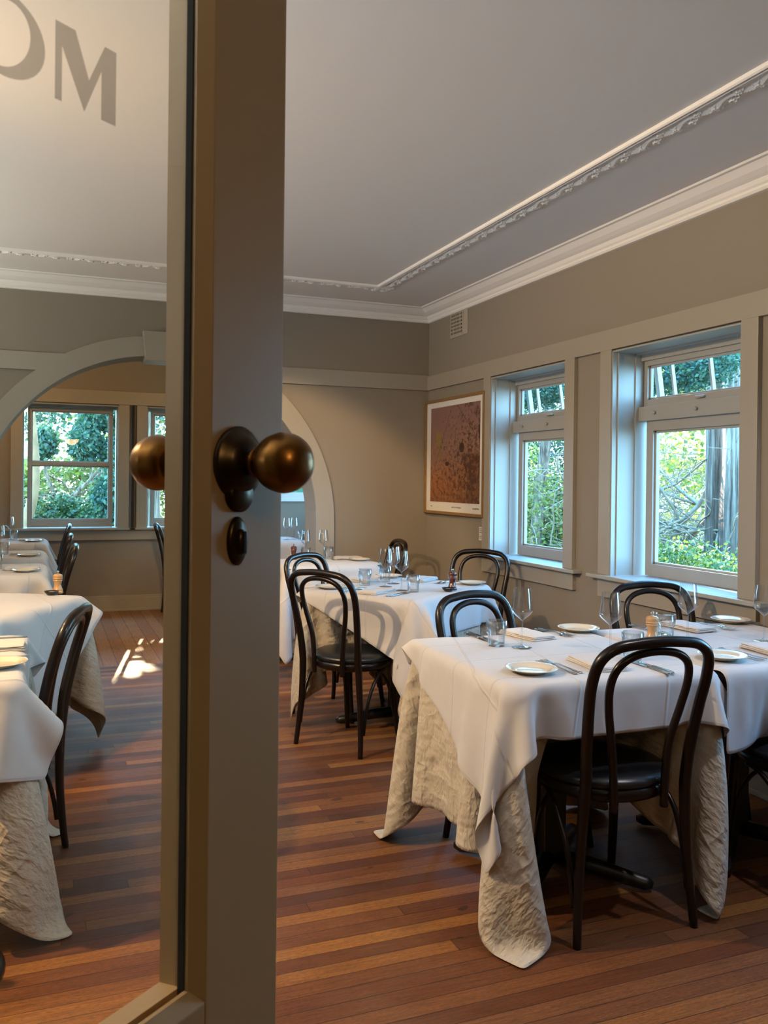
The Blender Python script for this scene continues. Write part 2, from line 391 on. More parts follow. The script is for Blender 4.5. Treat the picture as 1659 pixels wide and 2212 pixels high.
for i in range(len(pi_)-1):
    a, b, c, d = pi_[i], pi_[i+1], po[i+1], po[i]
    for yy in (YF-.026, YF+.001): bm.faces.new([vv(a[0], yy, a[1]), vv(b[0], yy, b[1]), vv(c[0], yy, c[1]), vv(d[0], yy, d[1])])
    for p, q in ((a, b), (d, c)): bm.faces.new([vv(p[0], YF-.026, p[1]), vv(q[0], YF-.026, q[1]), vv(q[0], YF+.001, q[1]), vv(p[0], YF+.001, p[1])])
bmesh.ops.remove_doubles(bm, verts=bm.verts, dist=1e-5)
struct('trim_1', bm, M['trim'])
bm = NB(); poly_extrude(bm, [(.672, YF-.055, 2.206), (.868, YF-.055, 2.206), (.888, YF-.055, 2.42), (.652, YF-.055, 2.42)], (0, .24, 0))
struct('trim_2', bm, M['trim'], .003)
# picture rails
bm = NB(); box(bm, XL, .17, YF-.022, YF, 2.098, 2.222); box(bm, 1.37, XW, YF-.022, YF, 2.098, 2.222)
struct('trim_3', bm, M['trim'], .002)
struct('trim_4', B(XW-.024, XW, .38, YF-.022, 2.098, 2.212), M['trim'], .002)
# baseboards
def baseboard(name, x0, x1, y0, y1, nx, ny):
    bm = NB()
    def s(t, z0, z1):
        box(bm, *( (x0, x1) if nx == 0 else ((x0-t, x0) if nx < 0 else (x0, x0+t)) ), *( (y0, y1) if ny == 0 else ((y0-t, y0) if ny < 0 else (y0, y0+t)) ), z0, z1)
    s(.018, 0, .135); s(.012, .135, .158); s(.028, 0, .025)
    struct(name, bm, M['trim'], .003)
baseboard('baseboard_right', XW, XW, .38, YF, -1, 0)
baseboard('baseboard_back', AX+1.35, XW-.03, YF, YF, 0, -1)
baseboard('baseboard_back', XL, AX-1.35, YF, YF, 0, -1)
baseboard('baseboard_far', XL+.2, XR2-.05, Y2, Y2, 0, -1)
# crown moulding
prof = [(0, 2.648), (.016, 2.650), (.024, 2.660), (.020, 2.672), (.030, 2.680), (.036, 2.690), (.040, 2.698), (.058, 2.706), (.082, 2.720), (.103, 2.738), (.112, 2.745), (.128, 2.747), (.135, 2.7555), (0, 2.7555)]
bm = NB(); poly_extrude(bm, [(XW-a, .38, z) for a, z in prof], (0, YF-.38, 0)); struct('trim_5', bm, M['plaster'])
bm = NB(); poly_extrude(bm, [(XL, YF-a, z) for a, z in prof], (XW-XL, 0, 0)); struct('trim_6', bm, M['plaster'])

# ornamental ceiling moulding: plain beads with a band of scrolling acanthus leaves beside them
def ornament(name, p0, along, outward, length, start):
    a, o = Vector(along), Vector(outward); bm = NB()
    beads = [(0, 0), (.003, .012), (.010, .017), (.017, .012), (.019, .008), (.023, .011), (.028, .016), (.034, .013), (.038, .007), (.042, .003), (.042, 0)]
    v0 = [bm.verts.new(Vector(p0)+o*q+Vector((0, 0, CZ-h))+a*(start*q)) for q, h in beads]
    v1 = [bm.verts.new(Vector(p0)+a*length+o*q+Vector((0, 0, CZ-h))) for q, h in beads]
    for i in range(len(beads)-1): bm.faces.new((v0[i], v0[i+1], v1[i+1], v1[i]))
    def hgt(s, q):
        per = .21; t = (s/per) % 1.0; q1 = q/.085; X = t*per/.085
        lim = .70+.13*abs(math.sin(PI*t*4+.4))+.10*abs(math.sin(PI*t*11))
        if q1 > lim: return 0
        h = .0035
        # wandering main stem
        h = max(h, .0150-.05*abs(q1-(.42+.20*math.sin(2*PI*t))))
        # spiral tendrils with leaf lobes
        for cx, cq, rr, sg in ((.45, .62, .22, 1), (1.30, .26, .20, -1), (1.95, .66, .20, 1), (2.47+.45, .62, .22, 1), (.45-2.47+.0, .62, .22, 1), (-.5, .66, .2, 1)):
            dx, dq = X-cx, q1-cq; rad = math.hypot(dx, dq)
            if rad > rr*2: continue
            an = math.atan2(dq, dx)*sg
            sp_ = abs(rad-rr*(.35+.65*((an/(2*PI)) % 1.0)))
            h = max(h, .0170-.13*sp_)
            lobe = rr*(1.45+.38*math.cos(an*6))
            h = max(h, .0120*min(1, max(0, (lobe-rad)/.06))*(.55+.45*abs(math.sin(an*6+1))))
        return h
    ns, nq = int(length/.0042), 20; grid = []
    for i in range(ns+1):
        s = length*i/ns; row = []
        for j in range(nq+1):
            q = .085*j/nq; row.append(bm.verts.new(Vector(p0)+a*s+o*(.043+q)+Vector((0, 0, CZ-.0006-hgt(s, q)))))
        grid.append(row)
    for i in range(ns):
        for j in range(nq): bm.faces.new((grid[i][j], grid[i][j+1], grid[i+1][j+1], grid[i+1][j]))
    return struct(name, bm, M['plaster'])
ornament('trim_7', (2.202, .6, 0), (0, 1, 0), (1, 0, 0), 5.30, 0)
ornament('trim_8', (-2.0, 5.765, 0), (1, 0, 0), (0, 1, 0), 4.33, 0)

# ------------------------------------------------------------------ windows
def window(name, place, width, fan, extra=True, apron=True):
    """built in local axes: x across the opening, y outwards through the wall, z up"""
    root = empty(name); tag(root, kind='structure'); place(root)
    W = width; z0, z1 = WZ0, WZ1
    bm = NB(); box(bm, -.105, -.004, -.027, 0, z0, z1+.013); box(bm, W+.004, W+.105, -.027, 0, z0, z1+.013)
    obj('casing', bm, M['trim'], root, bevel=.002)
    bm = NB(); box(bm, -.004, .004, -.02, .2395, z0, z1); box(bm, W-.004, W+.004, -.02, .2395, z0, z1); box(bm, 0, W, -.02, .2395, z1-.004, z1+.004)
    for s in (0, 1):
        xx = (0, .012) if s == 0 else (W-.012, W)
        box(bm, *xx, .012, .020, z0, z1); box(bm, *xx, .128, .24, z0, z1)
    box(bm, 0, W, .128, .24, z1-.012, z1)
    obj('reveal', bm, M['sash'], root)
    bm = NB(); box(bm, -.17, W+.17, -.062, 0, z0-.021, z0); box(bm, .001, W-.001, -.001, .26, z0-.021, z0)
    obj('sill', bm, M['sash'], root, bevel=.003)
    if apron: obj('apron', B(-.11, W+.11, -.024, 0, z0-.125, z0-.021), M['trim'], root, bevel=.002)
    def sash(x0, x1, a, b, y0, y1, st, nm, bot=None):
        bm = NB(); bot = bot or st
        box(bm, x0, x0+st, y0, y1, a, b); box(bm, x1-st, x1, y0, y1, a, b); box(bm, x0+st, x1-st, y0, y1, a, a+bot); box(bm, x0+st, x1-st, y0, y1, b-st, b)
        i = .012; box(bm, x0+st, x0+st+i, y0+.014, y1, a+bot, b-st); box(bm, x1-st-i, x1-st, y0+.014, y1, a+bot, b-st); box(bm, x0+st, x1-st, y0+.014, y1, a+bot, a+bot+i); box(bm, x0+st, x1-st, y0+.014, y1, b-st-i, b-st)
        s = obj(nm, bm, M['sash'], root, bevel=.0015)
        obj('pane', QUAD((x0+st, y1-.008, a+bot), (x1-st, y1-.008, a+bot), (x1-st, y1-.008, b-st), (x0+st, y1-.008, b-st)), M['pane'], s)
        return s
    if fan:
        sash(.05, W-.05, z0+.004, 1.705, .175, .212, .055, 'fixed_sash', .066)
        obj('transom', B(0, W, .150, .235, 1.705, 1.785), M['sash'], root, bevel=.003)
        for k in (.16, .5, .84):
            obj('latch_knob', lathe([(0, -.014), (.008, -.012), (.010, -.005), (.008, 0), (.004, .004), (0, .004)], 16), M['sash'], root, True).matrix_local = Matrix.Translation((W*k, .146, 1.745)) @ Matrix.Rotation(-PI/2, 4, 'X')
        fs = sash(.018, W-.018, 1.788, 2.040, .180, .212, .028, 'fanlight_sash', .036)
        obj('catch', B(W*.5-.03, W*.5+.03, .160, .180, 1.800, 1.812), M['sash'], fs, bevel=.003)
        obj('head_board', B(0, W, .165, .235, 2.040, z1), M['sash'], root, bevel=.003)
        # outer hinged ventilator leaf, propped open, with two glazing bars
        lf = empty('ventilator_leaf', (0, .246, 2.075)); lf.parent = root; lf.rotation_euler = (R(9), 0, 0)
        bm = NB(); box(bm, .0, .03, 0, .03, -.31, 0); box(bm, W-.03, W, 0, .03, -.31, 0); box(bm, .03, W-.03, 0, .03, -.03, 0); box(bm, .03, W-.03, 0, .03, -.31, -.28)
        for k in (.15, .46, .77): box(bm, W*k-.007, W*k+.007, 0, .02, -.28, -.03)
        obj('leaf_frame', bm, M['sash'], lf)
    else:
        mid = 1.49
        sash(.045, W-.045, z0+.004, mid+.018, .085, .115, .035, 'lower_sash', .075)
        sash(.045, W-.045, mid-.016, z1-.03, .118, .148, .035, 'upper_sash')
        obj('head_board', B(0, W, .08, .235, z1-.03, z1), M['sash'], root)
    return root
def right_place(y0, y1):
    def f_(o): o.location = (XW, y1, 0); o.rotation_euler = (0, 0, -PI/2)
    return f_
# local x runs toward -y, local y runs to +x (outwards)
for i, (a, b) in enumerate(RW):
    window('window_%d' % (i+1), right_place(a, b), b-a, True)
bm = NB()
FW = [(-.20, .70), (.985, 1.87)]
xs = XL-.15
for a, b in FW:
    box(bm, xs, a, Y2, Y2+.24, 0, CZ); box(bm, a, b, Y2, Y2+.24, 0, WZ0-.02); box(bm, a, b, Y2, Y2+.24, WZ1, CZ); xs = b
box(bm, xs, XR2+.24, Y2, Y2+.24, 0, CZ)
struct('wall_far_room', bm, M['wall'])
def far_place(x0):
    def f_(o): o.location = (x0, Y2, 0)
    return f_
for i, (a, b) in enumerate(FW): window('window_%d' % (i+4), far_place(a), b-a, False, apron=False)
bm = NB(); box(bm, XL, XR2, Y2-.024, Y2, 2.10, 2.235); box(bm, -1.4, 2.05, Y2-.026, Y2, .725, .829); box(bm, -1.5, 2.08, Y2-.05, Y2, .829, .846)
struct('trim_9', bm, M['trim'], .002)
struct('casing_gap_strip', B(.832, .856, Y2-.034, Y2-.024, .85, 2.098), M['dark'])  # dark strip put in for the shaded gap between two casings
bm = NB(); FR = (7.25, 8.75)
box(bm, XR2, XR2+.24, YB-.3, FR[0], 0, CZ); box(bm, XR2, XR2+.24, FR[1], Y2+.24, 0, CZ); box(bm, XR2, XR2+.24, *FR, 0, WZ0-.02); box(bm, XR2, XR2+.24, *FR, WZ1, CZ)
struct('wall_far_right', bm, M['wall'])
def fr_place(o): o.location = (XR2, FR[1], 0); o.rotation_euler = (0, 0, -PI/2)
window('window_6', fr_place, FR[1]-FR[0], False)  # unseen window, added to bring blue light into the far room
struct('wall_far_left', B(XL-.15, XL, YB, Y2+.24, 0, CZ), M['wall'])

# ------------------------------------------------------------------ glazed door in the foreground
dr = empty('door_1', (-.394, .404, 0), math.atan2(.619, .785)); tag(dr, kind='structure')
XS0, XS1, DT, GB = .691, .804, .050, .868
bm = NB(); box(bm, XS0, XS1, 0, DT, .01, 2.06); box(bm, 0, .113, 0, DT, .01, 2.06); box(bm, .113, XS0, 0, DT, 1.95, 2.06); box(bm, .113, XS0, 0, DT, .74, GB-.012); box(bm, .113, XS0, 0, DT, .01, .2); box(bm, .113, XS0, .012, DT-.012, .2, .74)
obj('door_frame', bm, M['door'], dr, bevel=.0018)
bm = NB()
def bead(bm, near):
    y0, y1 = (.000, .0165) if near else (.0245, DT+.003)
    ins = .011 if near else .009
    for a, b in (((XS0+.0, GB-.012), (XS0, 1.95)), ((.113, 1.95), (.113, GB-.012))):
        sgn = -1 if a[0] > .4 else 1
        x_ = a[0]; zz0, zz1 = sorted((a[1], b[1]))
        if near: poly_extrude(bm, [(x_, y0, zz0), (x_, y1, zz0), (x_+sgn*ins, y1, zz0), (x_+sgn*ins, y1-.004, zz0)], (0, 0, zz1-zz0))
        else: poly_extrude(bm, [(x_, y0, zz0), (x_+sgn*ins, y0, zz0), (x_+sgn*ins, y0+.006, zz0), (x_+sgn*.007, y1, zz0), (x_, y1, zz0)], (0, 0, zz1-zz0))
    zb = GB-.012
    poly_extrude(bm, [(.113, y0, zb), (.113, y1, zb), (.113, y1, zb+.012), (.113, y0 + (.012 if near else 0), zb+.012)] if near else [(.113, y0, zb), (.113, y1, zb), (.113, y1, zb+.007), (.113, y0, zb+.012)], (XS0-.113, 0, 0))
    poly_extrude(bm, [(.113, y0, 1.95), (.113, y1, 1.95), (.113, y1, 1.94)], (XS0-.113, 0, 0))
bead(bm, True); obj('glazing_bead', bm, M['door'], dr)
bm = NB(); bead(bm, False); obj('glazing_bead', bm, M['door'], dr)
obj('door_glass', QUAD((.108, .020, GB-.006), (XS0-.003, .020, GB-.006), (XS0-.003, .020, 1.946), (.108, .020, 1.946)), M['doorglass'], dr)
obj('glass_gap_strip', B(XS0-.0125, XS0-.009, .0165, .0245, GB-.012, 1.95), M['dark'], dr)  # dark strip drawn in for the shaded gap along the glass edge
def axis_m(x, y, z, sgn):   # lathe axis z -> local -y (towards camera) or +y
    return Matrix.Translation((x, y, z)) @ Matrix.Rotation(PI/2*sgn, 4, 'X')
KX, KZ = .730, 1.376
knob = [(0, .0), (.011, 0), (.0115, .024), (.016, .026), (.0165, .029), (.0125, .031), (.013, .033), (.021, .037), (.0265, .0445), (.0293, .055), (.0293, .061), (.0265, .071), (.020, .0795), (.011, .0845), (0, .086)]
def cat2(pr, n=4): return [(p.x if p.x > 0 else 0, p.y) for p in catmull([(a, b, 0) for a, b in pr], n)]
rose = [(.036, 0), (.0365, .003), (.034, .006), (.029, .009), (.026, .014), (.019, .0175), (.013, .019), (.0, .019)]
for sg, yy in ((1, 0), (-1, DT)):
    k = obj('door_knob', lathe(cat2(knob), 48), M['brass'], dr, True); k.matrix_local = axis_m(KX, yy, KZ, sg)
    rs = obj('rose', lathe(rose, 48), M['dark_brass'], k, True)
    if sg == 1: obj('rose_lip', lathe([(.019, 0), (.019, .006), (.014, .009), (0, .010)], 32, cy=.0), M['dark_brass'], k, True).location = (0, -.030, 0)
es = obj('escutcheon', lathe([(.0150, 0), (.0150, .002), (.0125, .0045), (.0, .006)], 40, sy=1.62), M['dark_brass'], dr, True); es.matrix_local = axis_m(KX+.0, 0, 1.298, 1)
obj('keyhole_cover', lathe([(.0065, 0), (.0065, .003), (.0045, .0055), (0, .0062)], 24, sy=2.0), M['dark_brass'], es, True).location = (.0, -.001, .0045)
obj('keyhole', B(-.0018, .0018, -.012, .010, 0, .0118), M['dark'], es)
# lettering on the glass: the O and M that show
ml = bpy.data.materials.new('grey vinyl lettering'); ml.use_nodes = True; n = N(ml)
n.b.inputs['Base Color'].default_value = (.16, .135, .085, 1); n.b.inputs['Roughness'].default_value = .6
tr = n.node('ShaderNodeBsdfTransparent'); mx = n.node('ShaderNodeMixShader'); mx.inputs[0].default_value = .52
n.link(tr.outputs[0], mx.inputs[1]); n.link(n.b.outputs[0], mx.inputs[2]); n.link(mx.outputs[0], n.t.nodes['Material Output'].inputs[0])
LY = .0178
bm = NB()
def flat(pts):
    bm.faces.new([bm.verts.new((x_, LY, z_)) for x_, z_ in pts])
mx0, mx1, mz0, mz1 = .5225, .5855, 1.6625, 1.7255; mw = mx1-mx0
flat([(mx0+a, (mz1 if b < 0 else mz0+b)) for a, b in ((0, 0), (.0067, 0), (.0067, .0445), (.0293, 0), (.0471, .0406), (.0471, 0), (.063, 0), (.063, -1), (.0505, -1), (.034, .028), (.0197, -1), (0, -1))])
mO = obj('letter_m', bm, ml, dr)
bm = NB(); oc, oz = .4765, 1.694; n_ = 48
vo = [bm.verts.new((oc+.0365*math.cos(2*PI*i/n_), LY, oz+.0325*math.sin(2*PI*i/n_))) for i in range(n_)]
vi = [bm.verts.new((oc-.0005+.0235*math.cos(2*PI*i/n_), LY, oz+.0262*math.sin(2*PI*i/n_+.22))) for i in range(n_)]
for i in range(n_): bm.faces.new((vo[i], vo[(i+1) % n_], vi[(i+1) % n_], vi[i]))
obj('letter_o', bm, ml, dr)

# ------------------------------------------------------------------ cloth draping (small mass-spring relaxation)
def drape(half, rot, off, boxes, cyls, ztop, under=None, n=49, steps=(170, 130), seed=1, xmax=None, xmin=None, quad=None, push=()):
    rng = np.random.RandomState(seed); S = slice
    def grid(m):
        if quad is not None:
            s = np.linspace(0, 1, m); U, V = np.meshgrid(s, s, indexing='ij'); q = [np.array(p_) for p_ in quad]
            xy = (1-U)[..., None]*(1-V)[..., None]*q[0]+U[..., None]*(1-V)[..., None]*q[1]+U[..., None]*V[..., None]*q[2]+(1-U)[..., None]*V[..., None]*q[3]
            return np.concatenate([xy, np.full((m, m, 1), ztop+.004)], -1)
        s = np.linspace(-1, 1, m)*half; U, V = np.meshgrid(s, s, indexing='ij'); c, sn = math.cos(rot), math.sin(rot)
        return np.stack([U*c-V*sn+off[0], U*sn+V*c+off[1], np.full(U.shape, ztop+.004)], -1)
    def cons(m):
        L = []; G0 = grid(m)
        def C_(a, b, k): L.append((a, b, np.linalg.norm(G0[b]-G0[a], axis=-1, keepdims=True), k))
        for o in (0, 1):
            C_((S(o, m-1, 2), S(0, m)), (S(o+1, m, 2), S(0, m)), 1.); C_((S(0, m), S(o, m-1, 2)), (S(0, m), S(o+1, m, 2)), 1.)
            C_((S(o, m-1, 2), S(0, m-1)), (S(o+1, m, 2), S(1, m)), .45); C_((S(o, m-1, 2), S(1, m)), (S(o+1, m, 2), S(0, m-1)), .45)
        ar = np.arange(m)
        for o in range(4):
            ia = np.arange(o, m-2, 4)
            C_((ia[:, None], ar[None]), (ia[:, None]+2, ar[None]), .12); C_((ar[:, None], ia[None]), (ar[:, None], ia[None]+2), .12)
        return L
    def collide(P):
        e_ = .004; x, y, z = P[..., 0], P[..., 1], P[..., 2]
        for (cx, cy, hw, hd, zt, zb) in boxes:
            dx = hw+e_-np.abs(x-cx); dy = hd+e_-np.abs(y-cy); dz = zt+e_-z
            ins = (dx > 0) & (dy > 0) & (dz > 0) & (z-(zb-e_) > 0)
            dn = ins & (z < (zt+zb)/2) & (np.minimum(dx, dy) > .03); z[dn] = zb-e_; ins = ins & ~dn
            up = ins & (dz*.7 <= np.minimum(dx, dy)+1e-9) & (dz < .09); sx = ins & ~up & (dx <= dy); sy = ins & ~up & ~sx
            z[up] = zt+e_; x[sx] = cx+np.sign(x[sx]-cx)*(hw+e_); y[sy] = cy+np.sign(y[sy]-cy)*(hd+e_)
        for (cx, cy, fx, fy, r_, zt) in push:
            al = (x-cx)*fx+(y-cy)*fy; la = -(x-cx)*fy+(y-cy)*fx
            lim = np.sqrt(np.maximum(0, (r_+.006)**2-la*la)); k = (np.abs(la) < r_) & (al < lim) & (al > -.5) & (z > zt-.09) & (z < zt+.025)
            mv = np.minimum(lim-al, .02)*k; x += mv*fx; y += mv*fy
        for (cx, cy, r_, zt) in cyls:
            rx = x-cx; ry = y-cy; rr = np.sqrt(rx*rx+ry*ry)+1e-6; pr = r_+e_-rr; dz = zt+e_-z
            ins = (pr > 0) & (dz > 0) & (z > zt-.09); up = ins & (dz < pr+.02); sd = ins & ~up
            z[up] = zt+e_; x[sd] = cx+rx[sd]/rr[sd]*(r_+e_); y[sd] = cy+ry[sd]/rr[sd]*(r_+e_)
        if under is not None:
            T, nb, nz, z1 = under
            bi = (((np.arctan2(y, x)+PI)/(2*PI))*nb).astype(int) % nb; zi = np.clip((z/z1*nz).astype(int), 0, nz-1)
            req = T[bi, zi]+.005; rr = np.hypot(x, y)+1e-6; k = (z < ztop-.012) & (rr < req) & (req-rr < .2)
            f_ = np.where(k, req/rr, 1.); x *= f_; y *= f_
        if xmax is not None: k = (x > xmax) & (z > .25) & (z < ztop-.03); x[k] = np.maximum(xmax, x[k]-.006)
        if xmin is not None: k = (x < xmin) & (z > .3) & (z < ztop-.01); x[k] = xmin
        z[z < .006] = .006
        return P
    P = None
    for lvl, m in enumerate([(n+1)//2 | 1, n]):
        if P is None: P = grid(m); P[..., 2] += rng.rand(m, m)*.004
        else:
            t = np.linspace(0, P.shape[0]-1, m); i = np.minimum(t.astype(int), P.shape[0]-2); g_ = t-i
            A = P[i]*(1-g_)[:, None, None]+P[i+1]*g_[:, None, None]; P = A[:, i]*(1-g_)[None, :, None]+A[:, i+1]*g_[None, :, None]
            P += rng.randn(m, m, 3)*.0008
        bx = boxes[0]; G = grid(m); pin = (np.abs(G[..., 0]-bx[0]) < bx[2]-.012) & (np.abs(G[..., 1]-bx[1]) < bx[3]-.012); G[..., 2] = bx[4]+.004
        P[pin] = G[pin]; L = cons(m); Q = P.copy(); dt = .018 if lvl == 0 else .010
        for s in range(steps[lvl]):
            v = (P-Q)*(.975 if lvl == 0 else .93); Q = P.copy(); P = P+v; P[..., 2] -= 9.8*dt*dt
            for it in range(9):
                for a, b, l, k in L:
                    pa = P[a]; pb = P[b]; d = pb-pa; ln = np.sqrt((d*d).sum(-1, keepdims=True))+1e-9
                    c = d*(.5*k*(1-l/ln)); P[a] = pa+c; P[b] = pb-c
                if it % 3 == 2: P = collide(P); P[pin] = G[pin]
            top = (P[..., 2] > ztop-.002) & (P[..., 2] < ztop+.012); P[top, :2] = Q[top, :2]+(P[top, :2]-Q[top, :2])*.25
            fl = P[..., 2] < .012; P[fl, :2] = Q[fl, :2]+(P[fl, :2]-Q[fl, :2])*.2
        P = collide(P)
    return P
def radial(P, z1, nb=240, nz=48):
    T = np.zeros((nb, nz)); m = P.shape[0]; t = np.linspace(0, m-1, m*3); i = np.minimum(t.astype(int), m-2); g_ = t-i
    A = P[i]*(1-g_)[:, None, None]+P[i+1]*g_[:, None, None]; D = A[:, i]*(1-g_)[None, :, None]+A[:, i+1]*g_[None, :, None]
    x, y, z = D[..., 0].ravel(), D[..., 1].ravel(), D[..., 2].ravel()
    b = (((np.arctan2(y, x)+PI)/(2*PI))*nb).astype(int) % nb; k = np.clip((z/z1*nz).astype(int), 0, nz-1); s = z < z1-.003
    np.maximum.at(T, (b[s], k[s]), np.hypot(x, y)[s])
    return np.maximum(T, np.maximum(np.roll(T, 1, 0), np.roll(T, -1, 0))*.998), nb, nz, z1
def cloth_mesh(P, name, m):
    k = P.shape[0]; me = bpy.data.meshes.new(name)
    me.from_pydata(P.reshape(-1, 3).tolist(), [], [(i*k+j, (i+1)*k+j, (i+1)*k+j+1, i*k+j+1) for i in range(k-1) for j in range(k-1)])
    uv = me.uv_layers.new(name='UVMap'); vi = np.empty(len(me.loops), dtype=np.int32); me.loops.foreach_get('vertex_index', vi)
    uv.data.foreach_set('uv', np.stack([(vi//k)/(k-1), (vi % k)/(k-1)], -1).astype(np.float32).ravel())
    o = mesh_obj(name, me, m, None, True)
    s = o.modifiers.new('smooth', 'SUBSURF'); s.levels = s.render_levels = 1
    so = o.modifiers.new('thickness', 'SOLIDIFY'); so.thickness = .0012; so.offset = 1
    return o

# ------------------------------------------------------------------ tables
TT = .752      # height of the table board; the cloths bring the surface to TOP
TOP = .7645
def make_table(name, c, rot, w_, d_, label, group='dining tables under white cloths'):
    root = empty(name, (c[0], c[1], 0), rot); tag(root, label, 'table', group)
    obj('table_top', B(-w_/2+.022, w_/2-.022, -d_/2+.022, d_/2-.022, TT-.036, TT-.009), M['wood'], root, bevel=.004)
    obj('pedestal', B(-.042, .042, -.042, .042, .045, TT-.036), M['iron'], root, bevel=.004)
    for k in range(4):
        a = PI/4+k*PI/2; dx, dy = math.cos(a), math.sin(a); L_ = .33
        pts = [(.03*dx, .03*dy, .062), (.16*dx, .16*dy, .050), ((L_-.05)*dx, (L_-.05)*dy, .034), (L_*dx, L_*dy, .028), ((L_+.022)*dx, (L_+.022)*dy, .024)]
        obj('base_foot', tube([Vector(p) for p in pts], [.030, .028, .0255, .0235, .012], 14), M['iron'], root, True)
    return root
def to_world(c, rot, p):
    cs, sn = math.cos(rot), math.sin(rot); return (c[0]+p[0]*cs-p[1]*sn, c[1]+p[0]*sn+p[1]*cs)
def to_local(c, rot, p):
    cs, sn = math.cos(-rot), math.sin(-rot); x, y = p[0]-c[0], p[1]-c[1]; return (x*cs-y*sn, x*sn+y*cs)
FACE = {'A': (.049, .999), 'B': (.30, -.95), 'C': (-.10, -1), 'H': (0, 1), 'D1': (.83, .56), 'D2': (.60, -.80), 'D4': (-.80, -.60), 'D3': (-.995, .094), 'E': (-.97, .24), 'G7': (-1, 0), 'G8': (-1, 0), 'G9': (-1, 0), 'F': (1, 0)}
def pushers(c, rot, keys):
    out = []
    for k in keys:
        a = to_local(c, rot, SEAT[k]); fx, fy = to_local((0, 0), rot, FACE[k]); l = math.hypot(fx, fy); out.append((a[0], a[1], fx/l, fy/l, .195, .48))
    return out
def seats_local(c, rot, seats): return [(*to_local(c, rot, s), .215, .478) for s in seats]

SEAT = {'A': (1.675, 2.325), 'B': (1.70, 2.84), 'C': (2.525, 2.91), 'H': (2.44, 2.24), 'D1': (1.505, 4.24), 'D2': (1.645, 4.815), 'D4': (2.445, 4.865),
        'D3': (2.23, 6.09), 'E': (-.165, 3.22), 'G7': (-.095, 6.08), 'G8': (-.095, 7.22), 'G9': (-.065, 8.72), 'F': (1.33, 8.75)}

# front right table
c1, a1, w1, d1 = (1.656, 2.590), R(-2.0), .765, .805
make_table('dining_table', c1, a1, w1, d1, 'square pedestal table nearest the viewer, under the linen cloth that reaches the floor')
b1 = (0, 0, w1/2, d1/2, TT, TT-.03)
s1 = seats_local(c1, a1, [SEAT['A'], SEAT['B']])
U1 = drape(.885, R(1), (0, 0), [b1], [], TT, n=65, steps=(210, 160), push=pushers(c1, a1, 'A'))
o = cloth_mesh(U1, 'linen_cloth', M['linen']); o.location = (*c1, 0); o.rotation_euler = (0, 0, a1)
tag(o, 'cream crinkled linen under-cloth with a tip touching the floor at the nearest table', 'tablecloth')
b1o = (0, 0, w1/2, d1/2, TT+.006, TT-.03)
O1 = drape(.645, 0, (0, 0), [b1o], s1, TT+.006, under=radial(U1, TT), n=53, steps=(170, 140), seed=4, quad=((-.84, -.575), (.50, -.545), (.475, .52), (-.375, .50)))
o = cloth_mesh(O1, 'tablecloth', M['cotton']); o.location = (*c1, 0); o.rotation_euler = (0, 0, a1)
tag(o, 'smooth white tablecloth laid diagonally over the linen on the nearest table', 'tablecloth')

# its neighbour on the right
c2, a2, w2, d2 = (2.450, 2.566), R(-2.0), .77, .80
make_table('dining_table', c2, a2, w2, d2, 'pedestal table joined to the right side of the nearest table, by the window wall')
b2 = (0, 0, w2/2, d2/2, TT+.004, TT-.03)
lc = to_local(c2, a2, c1)
O2 = drape(.60, 0, (0, 0), [b2], [], TT+.004, n=49, steps=(150, 110), seed=6, quad=((-.392, -.655), (.50, -.66), (.49, .60), (-.392, .60)), push=[(*q[:4], .205, .48) for q in pushers(c2, a2, 'HC')])
o = cloth_mesh(O2, 'tablecloth', M['cotton']); o.location = (*c2, 0); o.rotation_euler = (0, 0, a2)
tag(o, 'white tablecloth cut by the right photo edge, on the table by the window', 'tablecloth')

# turned table in the corner area
a3 = R(36.7-1); c3 = (1.868, 4.495); w3, d3 = .87, .76
make_table('dining_table', c3, a3, w3, d3, 'turned square pedestal table in the middle distance, holding the dark red mill')
b3 = (0, 0, w3/2, d3/2, TT, TT-.03); s3 = seats_local(c3, a3, [SEAT['D1'], SEAT['D2'], SEAT['D4']])
U3 = drape(.84, R(1), (0, 0), [b3], [], TT, n=57, seed=8, push=pushers(c3, a3, ('D1',)))
o = cloth_mesh(U3, 'linen_cloth', M['linen']); o.location = (*c3, 0); o.rotation_euler = (0, 0, a3)
tag(o, 'crinkled linen under-cloth hanging beside the two black chairs at the turned table', 'tablecloth')
O3 = drape(.68, 0, (0, 0), [(0, 0, w3/2, d3/2, TT+.006, TT-.03)], s3, TT+.006, under=radial(U3, TT), n=49, seed=9, quad=((-.86, -.60), (.62, -.56), (.60, .55), (-.44, .44)))
o = cloth_mesh(O3, 'tablecloth', M['cotton']); o.location = (*c3, 0); o.rotation_euler = (0, 0, a3)
tag(o, 'smooth white tablecloth draping onto a black chair seat at the turned table', 'tablecloth')

# table against the arch wall
a4 = R(8); c4 = (1.895, 6.08); w4, d4 = .80, .58
make_table('dining_table', c4, a4, w4, d4, 'small table pushed against the wall beside the arch')
O4 = drape(.72, R(2), (0, -.04), [(0, 0, w4/2, d4/2, TT+.006, TT-.03)], seats_local(c4, a4, [SEAT['D3']]), TT+.006, n=41, seed=12)
wy = c4[1]+O4[..., 0]*math.sin(a4)+O4[..., 1]*math.cos(a4); ov = np.maximum(0, wy-(YF-.034))   # the back of the cloth is squeezed flat against the wall
O4[..., 0] -= ov*math.sin(a4); O4[..., 1] -= ov*math.cos(a4)
o = cloth_mesh(O4, 'tablecloth', M['cotton']); o.location = (*c4, 0); o.rotation_euler = (0, 0, a4)
tag(o, 'white tablecloth on the table against the wall beside the arch', 'tablecloth')

